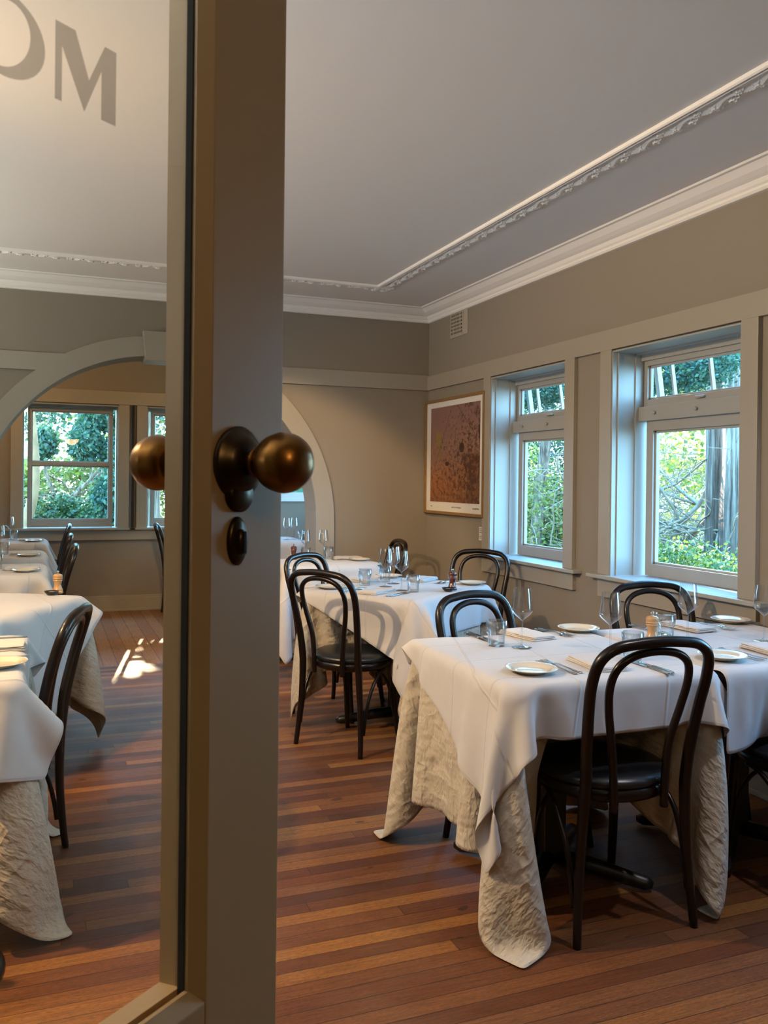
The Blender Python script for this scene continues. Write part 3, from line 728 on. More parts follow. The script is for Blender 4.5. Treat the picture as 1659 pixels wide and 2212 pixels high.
# tables seen through the door glass
a6 = R(60); w6, d6 = .80, .80; cr_ = (.215, 4.63)
c6 = to_world((0, 0), a6, (-w6/2, d6/2)); c6 = (cr_[0]+c6[0], cr_[1]+c6[1])
make_table('dining_table', c6, a6, w6, d6, 'turned table seen through the door glass, holding the pale wooden mill')
b6 = (0, 0, w6/2, d6/2, TT, TT-.03)
U6 = drape(.86, R(1), (0, 0), [b6], [], TT, n=45, seed=21)
o = cloth_mesh(U6, 'linen_cloth', M['linen']); o.location = (*c6, 0); o.rotation_euler = (0, 0, a6)
tag(o, 'linen under-cloth of the turned table seen through the door glass, its corner over the boards', 'tablecloth')
O6 = drape(.66, R(42), (0, 0), [(0, 0, w6/2, d6/2, TT+.006, TT-.03)], [], TT+.006, under=radial(U6, TT), n=41, seed=22)
o = cloth_mesh(O6, 'tablecloth', M['cotton']); o.location = (*c6, 0); o.rotation_euler = (0, 0, a6)
tag(o, 'white tablecloth on the turned table seen through the door glass, lit blue', 'tablecloth')

a5 = 0.0; c5 = (-.45, 3.145); w5, d5 = .80, .80
make_table('dining_table', c5, a5, w5, d5, 'nearest table seen through the door glass, cut off by the left photo edge')
b5 = (0, 0, w5/2, d5/2, TT, TT-.03); s5 = seats_local(c5, a5, [SEAT['E']])
U5 = drape(.90, R(-1), (0, 0), [b5], [], TT, n=53, seed=31, push=pushers(c5, a5, 'E'))
o = cloth_mesh(U5, 'linen_cloth', M['linen']); o.location = (*c5, 0)
tag(o, 'long crinkled linen cloth reaching the floor at the left photo edge, behind the door glass', 'tablecloth')
O5 = drape(.65, 0, (0, 0), [(0, 0, w5/2, d5/2, TT+.006, TT-.03)], [], TT+.006, under=radial(U5, TT), n=45, seed=32, quad=((-.62, -.92), (.56, -.60), (.50, .50), (-.5, .5)))
o = cloth_mesh(O5, 'tablecloth', M['cotton']); o.location = (*c5, 0)
tag(o, 'white top cloth with a plate, at the left photo edge behind the door glass', 'tablecloth')

O7 = drape(.58, 0, (0, 0), [(0, 0, .40, .38, TT+.006, TT-.03)], [], TT+.006, n=33, seed=41)
o7 = None
for nm, (x_, y_) , lb in (('a', (-.37, 6.05), 'standing in the arch opening'), ('b', (-.375, 7.20), 'just beyond the arch, middle of the row'), ('c', (-.36, 8.68), 'nearest the far windows, last of the row')):
    make_table('dining_table', (x_, y_), 0, .80, .76, 'table in the left row, '+lb)
    if o7 is None: o7 = cloth_mesh(O7, 'tablecloth', M['cotton']); o = o7
    else: o = o7.copy(); C.objects.link(o)
    o.location = (x_, y_, 0)
    for k in ('label', 'category'):
        if k in o: del o[k]
    tag(o, 'white tablecloth on the table '+lb, 'tablecloth')
make_table('dining_table', (2.03, 8.42), 0, .84, .70, 'table in the far room seen through the right side of the arch')
o = o7.copy(); C.objects.link(o); o.location = (2.03, 8.42, 0); del o['label']; tag(o, 'white tablecloth in the far room seen through the right side of the arch', 'tablecloth')

# ------------------------------------------------------------------ bentwood chairs
def build_chair():
    root = empty('bentwood_chair')
    # one long bow: rear leg, back, rear leg
    L = [(-.205, -.207, 0), (-.198, -.197, .10), (-.186, -.188, .25), (-.178, -.190, .40), (-.176, -.196, .47), (-.182, -.208, .57), (-.192, -.232, .69), (-.198, -.256, .78), (-.186, -.278, .850), (-.142, -.291, .888), (-.07, -.296, .900), (0, -.298, .9035)]
    rr = [.0125, .0135, .0155, .0175, .018, .0175, .0168, .0165, .0165, .0165, .0165, .0165]
    full = L + [(-x, y, z) for x, y, z in L[-2::-1]]; rf = rr + rr[-2::-1]
    pts = catmull(full, 6); rad = list(np.interp(np.linspace(0, len(full)-1, len(pts)), range(len(full)), rf))
    obj('back_bow', tube(pts, rad, 14), M['wood'], root, True)
    I = [(-.088, -.208, .385), (-.090, -.209, .47), (-.100, -.213, .58), (-.124, -.232, .69), (-.134, -.252, .77), (-.120, -.271, .828), (-.075, -.283, .862), (0, -.288, .874)]
    full = I + [(-x, y, z) for x, y, z in I[-2::-1]]
    obj('inner_hoop', tube(catmull(full, 6), .0125, 12), M['wood'], root, True)
    obj('seat_frame', lathe([(.165, .405), (.192, .402), (.205, .410), (.209, .425), (.205, .440), (.196, .446), (.165, .446), (.165, .405)], 56), M['wood'], root, True)
    obj('seat_cushion', lathe([(0, .440), (.185, .440), (.203, .444), (.209, .455), (.203, .468), (.180, .478), (.12, .485), (0, .488)], 56), M['vinyl'], root, True)
    for s in (-1, 1):
        F = [(s*.150, .145, .405), (s*.154, .152, .30), (s*.159, .163, .16), (s*.164, .176, .06), (s*.168, .186, 0)]
        obj('front_leg', tube(catmull(F, 5), list(np.interp(np.linspace(0, 4, 21), range(5), [.0185, .017, .015, .0135, .012])), 14), M['wood'], root, True)
        K = [(s*.193, .05, .410), (s*.200, -.02, .396), (s*.204, -.095, .345), (s*.203, -.140, .265), (s*.201, -.166, .17), (s*.201, -.176, .105)]
        obj('brace', tube(catmull(K, 6), .0085, 10), M['wood'], root, True)
        K = [(s*.156, .155, .13), (s*.152, .142, .20), (s*.146, .122, .28), (s*.130, .085, .35), (s*.10, .03, .392), (s*.065, -.03, .405)]
        obj('brace', tube(catmull(K, 6), .0075, 10), M['wood'], root, True)
    return root
chair = Maker(build_chair)
GC = 'bentwood chairs around the tables'
def put_chair(key, face, label):
    fx, fy = face; rz = math.atan2(-fx, fy); return chair((*SEAT[key], 0), rz, label, 'chair', GC)
put_chair('A', (.049, .999), 'black bentwood chair in the foreground, back to the viewer, at the nearest table')
put_chair('B', (.30, -.95), 'black bentwood chair facing the viewer behind the nearest table, left of the wine glasses')
put_chair('C', (-.10, -1), 'black bentwood chair under the larger window, back loops behind the right wine glasses')
put_chair('H', (0, 1), 'black bentwood chair at the right photo edge with only its seat and legs showing')
put_chair('D1', (.83, .56), 'black bentwood chair with white cloth draped over its seat, at the turned table')
put_chair('D2', (.60, -.80), 'black bentwood chair half hidden behind the draped chair and beside the door stile')
put_chair('D4', (-.80, -.60), 'black bentwood chair below the small window, beyond the dark red mill')
put_chair('D3', (-.995, .094), 'black bentwood chair by the room corner, half hidden by wine glasses')
put_chair('E', (-.97, .24), 'tall black bentwood chair in profile, nearest of those seen through the door glass')
put_chair('G7', (-1, 0), 'bentwood chair with brown sheen at the arch table, behind the pale mill')
put_chair('G8', (-1, 0), 'bentwood chair in profile at the middle table of the left row')
put_chair('G9', (-1, 0), 'bentwood chair in profile at the table nearest the far windows')
put_chair('F', (1, 0), 'lone bentwood chair in profile against the far wall, cut by the door stile')

# floor stand at the left edge
st = empty('floor_stand', (-.375, 2.60, 0)); tag(st, 'round black metal stand base at the lower left photo edge, seen through glass', 'stand')
obj('round_base', lathe([(0, 0), (.283, 0), (.285, .006), (.27, .016), (.10, .026), (0, .03)], 64), M['iron'], st, True)
obj('pole', lathe([(.018, .02), (.018, .60), (.012, .62), (0, .622)], 24), M['iron'], st, True)

# ------------------------------------------------------------------ tableware
def build_wineglass():
    root = empty('wine_glass')
    obj('bowl', lathe(cat2([(.0015, .098), (.006, .101), (.016, .109), (.028, .119), (.0372, .130), (.0382, .136), (.0368, .150), (.0330, .183), (.0292, .215)], 4), 48), M['crystal'], root, True)
    obj('stem', lathe(cat2([(.0055, .101), (.0042, .094), (.0036, .07), (.0036, .03), (.0048, .014), (.009, .006)], 4), 20), M['crystal'], root, True)
    obj('foot', lathe([(.009, .006), (.020, .0035), (.036, .0018), (.037, .0008), (.036, .0), (0, .0)], 48), M['crystal'], root, True)
    return root
wine = Maker(build_wineglass)
def build_tumbler():
    root = empty('water_tumbler')
    obj('tumbler_wall', lathe([(.0300, .0), (.0305, .004), (.0315, .040), (.0318, .043), (.0355, .047), (.0360, .052), (.0372, .092), (.0362, .0925), (.0348, .052), (.0304, .044), (.0292, .010)], 48), M['crystal'], root, True)
    obj('tumbler_base', lathe([(.0300, 0), (0, 0), (0, .010), (.0292, .010)], 48), M['crystal'], root, True)
    return root
tumbler = Maker(build_tumbler)
def build_plate():
    me = lathe([(0, .002), (.045, .002), (.048, .0), (.052, .002), (.060, .008), (.080, .0135), (.0835, .0155), (.0825, .0168), (.078, .0160), (.060, .0118), (.053, .0070), (.045, .0052), (0, .0048)], 64)
    return obj('side_plate', me, M['china'], None, True)
plate = Maker(build_plate)
def build_mill(m, nm):
    def f_():
        root = empty(nm)
        obj('mill_body', lathe(cat2([(.0255, 0), (.0265, .003), (.0262, .010), (.0235, .015), (.0245, .019), (.0225, .024), (.0180, .038), (.0172, .048), (.0195, .060), (.0228, .066), (.0212, .070), (.0212, .0705)], 4), 40), m, root, True)
        obj('mill_head', lathe(cat2([(.0205, .0712), (.0238, .074), (.0225, .0775), (.0232, .084), (.0225, .092), (.016, .0975), (.006, .100), (0, .1003)], 4), 40), m, root, True)
        obj('mill_knob', lathe([(.004, .099), (.0035, .103), (.006, .106), (.007, .1105), (.005, .115), (0, .117)], 24), M['steel'], root, True)
        return root
    return f_
red_mill = Maker(build_mill(M['redwood'], 'pepper_mill')); pale_mill = Maker(build_mill(M['beech'], 'pepper_mill'))
def build_bowl():
    root = empty('salt_dish')
    obj('dish', lathe([(0, .003), (.018, .003), (.018, 0), (.020, .001), (.030, .011), (.0365, .020), (.0350, .0205), (.028, .013), (.018, .0075), (0, .0065)], 40), M['blackdish'], root, True)
    obj('salt', lathe([(0, .0150), (.014, .0148), (.029, .0138)], 24), M['salt'], root, True)
    return root
dish = Maker(build_bowl)
def strip(bm, rows, th):
    """rows: (y, halfwidth, z) -> slab"""
    a = []
    for y_, hw, z_ in rows: a.append([bm.verts.new((-hw, y_, z_)), bm.verts.new((hw, y_, z_)), bm.verts.new((hw*.75, y_, z_+th)), bm.verts.new((-hw*.75, y_, z_+th))])
    for p, q in zip(a, a[1:]):
        for k in range(4): bm.faces.new((p[k], p[(k+1) % 4], q[(k+1) % 4], q[k]))
    bm.faces.new(a[0][::-1]); bm.faces.new(a[-1])
def build_fork():
    root = empty('fork')
    bm = NB(); strip(bm, [(-.100, .0035, .002), (-.095, .0068, .0012), (-.070, .0055, .001), (-.02, .0026, .0035), (.020, .0024, .0065), (.038, .006, .0050), (.048, .0115, .0028)], .0022)
    obj('handle', bm, M['steel'], root, True)
    bm = NB()
    strip(bm, [(.047, .0117, .0028), (.060, .0122, .0014)], .0018)
    for k in range(4):
        x_ = -.0102+k*.0068; b2 = NB(); strip(b2, [(.059, .0017, .0014), (.080, .0014, .0014), (.102, .0009, .0055)], .0016)
        for v in b2.verts: v.co.x += x_
        me = bpy.data.meshes.new('t'); b2.to_mesh(me); b2.free(); bm.from_mesh(me); bpy.data.meshes.remove(me)
    obj('tines', bm, M['steel'], root)
    return root
fork = Maker(build_fork)
def build_knife():
    root = empty('table_knife')
    bm = NB(); strip(bm, [(-.110, .004, .001), (-.105, .0072, .001), (-.060, .0068, .001), (-.012, .0052, .001), (-.004, .0048, .001)], .0042); obj('knife_handle', bm, M['steel'], root, True)
    bm = NB(); strip(bm, [(-.004, .0042, .002), (.010, .0085, .0014), (.050, .0095, .001), (.090, .0085, .001), (.112, .0020, .001)], .0016); obj('blade', bm, M['steel'], root)
    return root
knife = Maker(build_knife)
def build_napkin():
    bm = NB(); nx, ny, lay = 14, 8, 4; rng = np.random.RandomState(3)
    ph = rng.rand(4)*6
    for l in range(lay):
        vt = []
        for i in range(nx+1):
            row = []
            for j in range(ny+1):
                u, v = i/nx, j/ny
                x_ = (u-.5)*(.215-.004*l); y_ = (v-.5)*(.118-.003*l)
                ed = min(u, 1-u, v, 1-v); rise = .0028*math.sin(u*5+ph[0]+l)*math.sin(v*3+ph[1])+.0035*math.sin(u*2.2+ph[2])
                z_ = .001+l*.0048+(rise*min(1, ed*6) + .0018*abs(math.sin(u*9+l)))*(l/(lay-1)*.9+.1)
                row.append(bm.verts.new((x_+.0012*math.sin(v*7+l), y_+.0015*math.sin(u*6+l*2), max(.0008+l*.0042, z_))))
            vt.append(row)
        fs = []
        for i in range(nx):
            for j in range(ny): fs.append(bm.faces.new((vt[i][j], vt[i+1][j], vt[i+1][j+1], vt[i][j+1])))
        # rolled fold along one long side, skirt round the rest
        ring = [vt[i][0] for i in range(nx+1)]+[vt[nx][j] for j in range(1, ny+1)]+[vt[i][ny] for i in range(nx-1, -1, -1)]+[vt[0][j] for j in range(ny-1, 0, -1)]
        low = [bm.verts.new((q.co.x*1.006, q.co.y*1.012, max(.0003, q.co.z-.0040))) for q in ring]
        for k in range(len(ring)): bm.faces.new((ring[k], low[k], low[(k+1) % len(ring)], ring[(k+1) % len(ring)]))
    o = obj('napkin', bm, M['napkin'], None, True)
    s = o.modifiers.new('s', 'SUBSURF'); s.levels = s.render_levels = 1
    return o
napkin = Maker(build_napkin)
def pair(mk, p, ang, gap, z, labels, cat, group):
    """two pieces of cutlery side by side; ang = direction the tip points to"""
    for k, lb in enumerate(labels):
        s = (k-.5)*gap; mk((p[0]+s*math.sin(ang)+.006*k*math.cos(ang), p[1]-s*math.cos(ang)+.006*k*math.sin(ang), z), ang-PI/2, lb, cat, group)
FT = 'on the nearest table'
T1z, T2z = TOP-.0005, TOP+.001
wine((1.607, 2.709, T1z), 0, 'wine glass at the left of the nearest table, beside a stepped tumbler', 'glass', 'wine glasses')
wine((1.853, 2.524, T1z), 0, 'wine glass left of the foreground chair back, in front of the napkins', 'glass', 'wine glasses')
wine((2.298, 2.647, T2z), 0, 'wine glass against the window sill, right of the pale mill', 'glass', 'wine glasses')
wine((2.548, 2.518, T2z), 0, 'wine glass at the right photo edge', 'glass', 'wine glasses')
tumbler((1.536, 2.769, T1z), 0, 'tumbler at the left end of the nearest table, on the knife tips', 'glass', 'water tumblers')
tumbler((1.863, 2.413, T1z), 0, 'tumbler seen above the foreground chair back', 'glass', 'water tumblers')
tumbler((2.242, 2.705, T2z), 0, 'tumbler directly behind the pale wooden mill', 'glass', 'water tumblers')
pale_mill((2.126, 2.640, T2z), 0, 'pale beech pepper mill with steel knob on the front right tables', 'pepper mill', 'pepper mills')
dish((2.04, 2.50, T1z), 0, 'black salt dish just behind the foreground chair back', 'dish', 'salt dishes')
plate((1.429, 2.350, T1z), 0, 'cream side plate at the near left corner of the nearest table', 'plate', 'side plates')
plate((2.008, 2.945, T1z), 0, 'cream side plate at the far edge of the nearest table', 'plate', 'side plates')
plate((2.163, 2.318, T2z), 0, 'cream side plate right of the foreground chair back', 'plate', 'side plates')
plate((2.772, 2.925, T2z), 0, 'cream side plate nearest the window sill', 'plate', 'side plates')
pair(fork, (1.550, 2.372), R(95), .026, T1z, ['outer fork beside the plate at the near left corner', 'inner fork beside the napkin at the near left corner'], 'fork', 'forks')
napkin((1.690, 2.372, T1z), R(84), 'folded napkin left of the foreground chair back', 'napkin', 'folded napkins')
pair(knife, (1.838, 2.290), R(89), .022, T1z, ['left knife crossing behind the foreground chair back', 'right knife crossing behind the foreground chair back'], 'knife', 'table knives')
napkin((1.745, 2.905, T1z), R(-80), 'folded napkin behind the leftmost wine glass of the nearest table', 'napkin', 'folded napkins')
pair(knife, (1.556, 2.925), R(-86), .024, T1z, ['left dark knife at the far left corner of the nearest table', 'right dark knife at the far left corner of the nearest table'], 'knife', 'table knives')
pair(fork, (1.885, 2.935), R(-78), .026, T1z, ['left fork in front of the far side plate', 'right fork in front of the far side plate'], 'fork', 'forks')
pair(fork, (2.275, 2.345), R(97), .026, T2z, ['left fork beside the plate right of the chair back', 'right fork beside the plate right of the chair back'], 'fork', 'forks')
napkin((2.425, 2.355, T2z), R(86), 'folded napkin cut by the right photo edge', 'napkin', 'folded napkins')
napkin((2.48, 2.86, T2z), R(-84), 'folded napkin behind the wine glass at the sill', 'napkin', 'folded napkins')
pair(fork, (2.62, 2.86), R(-80), .026, T2z, ['left fork in front of the sill side plate', 'right fork in front of the sill side plate'], 'fork', 'forks')
pair(knife, (2.30, 2.88), R(-86), .022, T2z, ['left knife behind the pale mill', 'right knife behind the pale mill'], 'knife', 'table knives')

z3 = TOP-.0005
wine((1.791, 4.508, z3), 0, 'wine glass standing left in the cluster of three on the turned table', 'glass', 'wine glasses')
wine((1.888, 4.63, z3), 0, 'wine glass at the back of the cluster of three on the turned table', 'glass', 'wine glasses')
wine((1.813, 4.330, z3), 0, 'wine glass at the front right of the cluster of three on the turned table', 'glass', 'wine glasses')
tumbler((1.700, 4.60, z3), 0, 'tumbler left of the three wine glasses on the turned table', 'glass', 'water tumblers')
tumbler((1.850, 4.255, z3), 0, 'tumbler right of the three wine glasses on the turned table', 'glass', 'water tumblers')
tumbler((1.875, 4.73, z3), 0, 'tumbler behind the wine glass stems on the turned table', 'glass', 'water tumblers')
red_mill((2.090, 4.270, z3), 0, 'dark red wooden pepper mill on the turned table, in front of a plate', 'pepper mill', 'pepper mills')
dish((2.040, 4.215, z3), 0, 'black salt dish beside the dark red mill', 'dish', 'salt dishes')
plate((1.470, 4.520, z3), 0, 'side plate behind the draped chair back', 'plate', 'side plates')
plate((1.98, 4.93, z3), 0, 'side plate behind the cluster of wine glasses', 'plate', 'side plates')
plate((2.313, 4.470, z3), 0, 'side plate right of the dark red mill', 'plate', 'side plates')
pair(fork, (1.555, 4.41), R(35), .026, z3, ['left fork on the turned table near the draped chair', 'right fork on the turned table near the draped chair'], 'fork', 'forks')
napkin((1.655, 4.285, z3), R(36), 'folded napkin at the front edge of the turned table', 'napkin', 'folded napkins')
pair(knife, (1.735, 4.180), R(38), .022, z3, ['left knife at the front corner of the turned table', 'right knife at the front corner of the turned table'], 'knife', 'table knives')
napkin((1.74, 4.80, z3), R(-55), 'folded napkin behind the left tumbler of the turned table', 'napkin', 'folded napkins')
napkin((2.12, 4.74, z3), R(40), 'folded napkin with a raised fold between glasses and dark red mill', 'napkin', 'folded napkins')
pair(fork, (2.21, 4.60), R(215), .026, z3, ['left fork behind the dark red mill', 'right fork behind the dark red mill'], 'fork', 'forks')

z4 = TOP-.0005
red_mill((1.74, 6.25, z4), 0, 'dark pepper mill on the table beside the arch', 'pepper mill', 'pepper mills')
wine((1.845, 6.28, z4), 0, 'left wine glass on the table beside the arch', 'glass', 'wine glasses')
wine((1.99, 6.30, z4), 0, 'right wine glass on the table beside the arch, against the arch band', 'glass', 'wine glasses')
tumbler((1.815, 6.18, z4), 0, 'left tumbler on the table beside the arch', 'glass', 'water tumblers')
tumbler((2.005, 6.22, z4), 0, 'right tumbler on the table beside the arch', 'glass', 'water tumblers')
napkin((2.15, 6.20, z4), R(5), 'folded napkin on the table beside the arch', 'napkin', 'folded napkins')
plate((2.185, 6.03, z4), 0, 'side plate on the table beside the arch', 'plate', 'side plates')
pair(fork, (2.10, 6.11), R(170), .026, z4, ['front fork on the table beside the arch', 'back fork on the table beside the arch'], 'fork', 'forks')
for (x_, y_, lb) in ((2.24, 8.30, 'left'), (2.33, 8.35, 'right')):
    wine((x_, y_, TOP-.0005), 0, lb+' wine glass in the far room, seen through the right of the arch', 'glass', 'wine glasses')
tumbler((2.36, 8.20, TOP-.0005), 0, 'tumbler in the far room, seen through the right of the arch', 'glass', 'water tumblers')

z5 = TOP-.0005
pale_mill((.070, 4.72, z5), 0, 'pale wooden pepper mill at the table corner seen through the door glass', 'pepper mill', 'pepper mills')
dish((.040, 4.66, z5), 0, 'black salt dish in front of the pale mill seen through the door glass', 'dish', 'salt dishes')
plate((-.125, 2.955, z5), 0, 'side plate at the left photo edge, nearest seen through the door glass', 'plate', 'side plates')
napkin((-.160, 3.26, z5), R(0), 'folded napkin under a knife at the left photo edge', 'napkin', 'folded napkins')
knife((-.16, 3.33, z5+.021), R(90), 'knife lying on the napkin at the left photo edge', 'knife', 'table knives')
fork((-.14, 3.09, z5), R(90), 'fork between plate and napkin at the left photo edge', 'fork', 'forks')
for (x_, y_, nm) in ((-.105, 5.85, 'arch table of the left row'), (-.105, 6.97, 'middle table of the left row'), (-.085, 8.52, 'last table of the left row')):
    plate((x_, y_, z5), 0, 'side plate on the '+nm, 'plate', 'side plates')
    napkin((x_-.02, y_+.16, z5), R(2), 'folded napkin on the '+nm, 'napkin', 'folded napkins')
    fork((x_-.03, y_+.092, z5), R(90), 'fork on the '+nm, 'fork', 'forks')
    tumbler((x_-.175, y_+.25, z5), 0, 'tumbler on the '+nm, 'glass', 'water tumblers')
    wine((x_-.21, y_+.34, z5), 0, 'wine glass on the '+nm, 'glass', 'wine glasses')

# ------------------------------------------------------------------ picture, label card, vent, far picture
def art_material():
    m = bpy.data.materials.new('abstract rust print'); m.use_nodes = True; n = N(m)
    tcn = n.node('ShaderNodeTexCoord'); s = n.node('ShaderNodeSeparateXYZ'); n.link(tcn.outputs['Generated'], s.inputs[0])
    u = n.math('SUBTRACT', 1.0, s.outputs['Y']); v = s.outputs['Z']
    p = n.vec(u, v, 0)
    big = n.noise(p, 3.2, 6, .6); fine = n.noise(p, 22, 8, .75)
    g = n.math('ADD', n.math('MULTIPLY', v, .75), n.math('MULTIPLY', big, .45))
    col = n.ramp(g, [(.10, (.10, .030, .014, 1)), (.38, (.26, .095, .035, 1)), (.60, (.25, .135, .10, 1)), (.92, (.21, .115, .10, 1))])
    # dark field lower right
    dk = n.math('MULTIPLY', n.math('GREATER_THAN', n.math('ADD', u, n.math('MULTIPLY', big, .75)), 1.10), n.math('LESS_THAN', n.math('ADD', v, n.math('MULTIPLY', fine, .35)), .66))
    col = n.mixc(n.math('MULTIPLY', dk, .88), col, (.055, .012, .008, 1))
    # rusty speckles, denser low and right
    thr = n.math('ADD', n.math('MULTIPLY', n.math('SUBTRACT', 1.0, v), .11), n.math('MULTIPLY', u, .09))
    sp_ = n.math('GREATER_THAN', n.math('ADD', fine, thr), .635)
    col = n.mixc(n.math('MULTIPLY', sp_, .75), col, (.07, .022, .012, 1))
    n2 = n.noise(p, 15, 8, .8); col = n.mixc(n.math('MULTIPLY', n.math('GREATER_THAN', n.math('ADD', n2, n.math('MULTIPLY', n.math('SUBTRACT', 1.0, v), .12)), .60), .22), col, (.50, .24, .09, 1))
    n3 = n.noise(n.vec(n.math('MULTIPLY', u, 9.0), n.math('MULTIPLY', v, 4.0), 0), 1.6, 9, .8)
    col = n.mixc(n.math('MULTIPLY', n.math('GREATER_THAN', n.math('ADD', n3, n.math('MULTIPLY', u, .10)), .64), .85), col, (.045, .014, .010, 1))
    def blob(cx, cy, rx, ry, c, k, jag):
        nonlocal col
        dx = n.math('DIVIDE', n.math('SUBTRACT', u, cx), rx); dy = n.math('DIVIDE', n.math('SUBTRACT', v, cy), ry)
        d = n.math('ADD', n.math('ADD', n.math('MULTIPLY', dx, dx), n.math('MULTIPLY', dy, dy)), n.math('MULTIPLY', n.math('SUBTRACT', fine, .5), jag))
        col = n.mixc(n.math('MULTIPLY', n.math('LESS_THAN', d, 1.0), k), col, c)
    blob(.17, .66, .075, .085, (.24, .17, .035, 1), .8, 4.0); blob(.21, .53, .022, .09, (.22, .14, .03, 1), .7, 4.0)
    blob(.655, .56, .05, .050, (.035, .012, .008, 1), .92, .6); blob(.36, .40, .04, .022, (.035, .012, .008, 1), .9, .8)
    # thin scratched branches
    for (k, b0, lo, hi) in ((1.75, .20, .0, .55), (-.9, 1.5, .55, .9), (3.2, -1.0, .45, .65)):
        ln = n.math('ABSOLUTE', n.math('SUBTRACT', n.math('SUBTRACT', v, n.math('MULTIPLY', u, k)), b0))
        ln = n.math('SUBTRACT', ln, n.math('MULTIPLY', n.math('SUBTRACT', n.noise(p, 9, 3, .5), .5), .02))
        msk = n.math('MULTIPLY', n.math('LESS_THAN', n.math('ABSOLUTE', ln), .007), n.math('MULTIPLY', n.math('GREATER_THAN', u, lo), n.math('LESS_THAN', u, hi)))
        col = n.mixc(n.math('MULTIPLY', msk, .7), col, (.09, .03, .015, 1))
    n.link(col, n.b.inputs['Base Color']); n.b.inputs['Roughness'].default_value = .45
    return m
pic = empty('framed_print', (XW, 5.955, 1.555)); tag(pic, 'framed abstract print in rust and mauve with a yellow patch, left of the small window', 'picture')
PW, PH = 1.02, .905
bm = NB(); fx0, fx1 = -.034, -.002
for (a, b, c_, d_) in ((-PW/2, -PW/2+.022, -PH/2, PH/2), (PW/2-.022, PW/2, -PH/2, PH/2), (-PW/2+.022, PW/2-.022, -PH/2, -PH/2+.022), (-PW/2+.022, PW/2-.022, PH/2-.022, PH/2)): box(bm, fx0, fx1, a, b, c_, d_)
obj('picture_frame', bm, M['gilt'], pic, bevel=.002)
obj('mount', B(-.020, -.004, -PW/2+.02, PW/2-.02, -PH/2+.02, PH/2-.02), M['paper'], pic)
obj('print', B(-.0215, -.0195, -PW/2+.075, PW/2-.10, -PH/2+.095, PH/2-.065), art_material(), pic)
bm = NB()
rng = random.Random(4)
for (y0, wd) in ((.40, .03), (.02, .16), (-.33, .10)):
    y_ = y0
    while y_ > y0-wd:
        box(bm, -.0208, -.0203, y_-.004, y_, -PH/2+.052+rng.random()*.006, -PH/2+.060+rng.random()*.006); y_ -= .0065
obj('pencil_inscription', bm, M['ink'], pic)
card = obj('label_card', B(-.003, -.0005, -.035, .035, -.048, .048), M['paper'], None); card.location = (XW, 5.520, .985); card.rotation_euler = (0, 0, 0)
tag(card, 'small white caption card on the wall under the framed print', 'label')
bm = NB()
for k, wd in enumerate((.045, .052, .040, 0, .05, .03)):
    if wd: box(bm, -.0036, -.003, .028-wd, .028, .032-k*.013, .036-k*.013)
obj('caption_lines', bm, M['ink'], card)
vt = empty('air_vent', (XW, 5.915, 2.567)); tag(vt, 'perforated square air vent high on the wall near the corner', 'vent')
bm = NB(); box(bm, -.007, 0, -.145, .145, -.103, .083); obj('vent_plate', bm, M['vent'], vt, bevel=.002)
bm = NB(); box(bm, -.011, -.007, -.075, .125, -.093, .077); obj('vent_grille', bm, M['vent'], vt, bevel=.002)
bm = NB()
for i in range(8):
    for j in range(6): box(bm, -.0122, -.0108, .112-i*.0235-.006, .112-i*.0235+.003, -.080+j*.027, -.063+j*.027)
obj('vent_holes', bm, M['dark'], vt)
fp = empty('far_picture', (2.42, Y2, 1.42)); tag(fp, 'white-framed green picture in the far room, seen through the right of the arch', 'picture')
bm = NB(); box(bm, -.34, .34, -.03, -.002, -.30, .30); obj('frame', bm, mat('white frame', (.7, .72, .7, 1), .5), fp, bevel=.003)
mg = mat('green watercolour', (.10, .42, .24, 1), .6); n = N(mg); tcn = n.node('ShaderNodeTexCoord'); n.link(n.ramp(n.noise(tcn.outputs['Object'], 7, 5, .6), [(.35, (.02, .30, .16, 1)), (.55, (.25, .60, .42, 1)), (.7, (.6, .75, .6, 1))]), n.b.inputs['Base Color'])
obj('artwork', B(-.27, .27, -.033, -.029, -.20, .23), mg, fp)

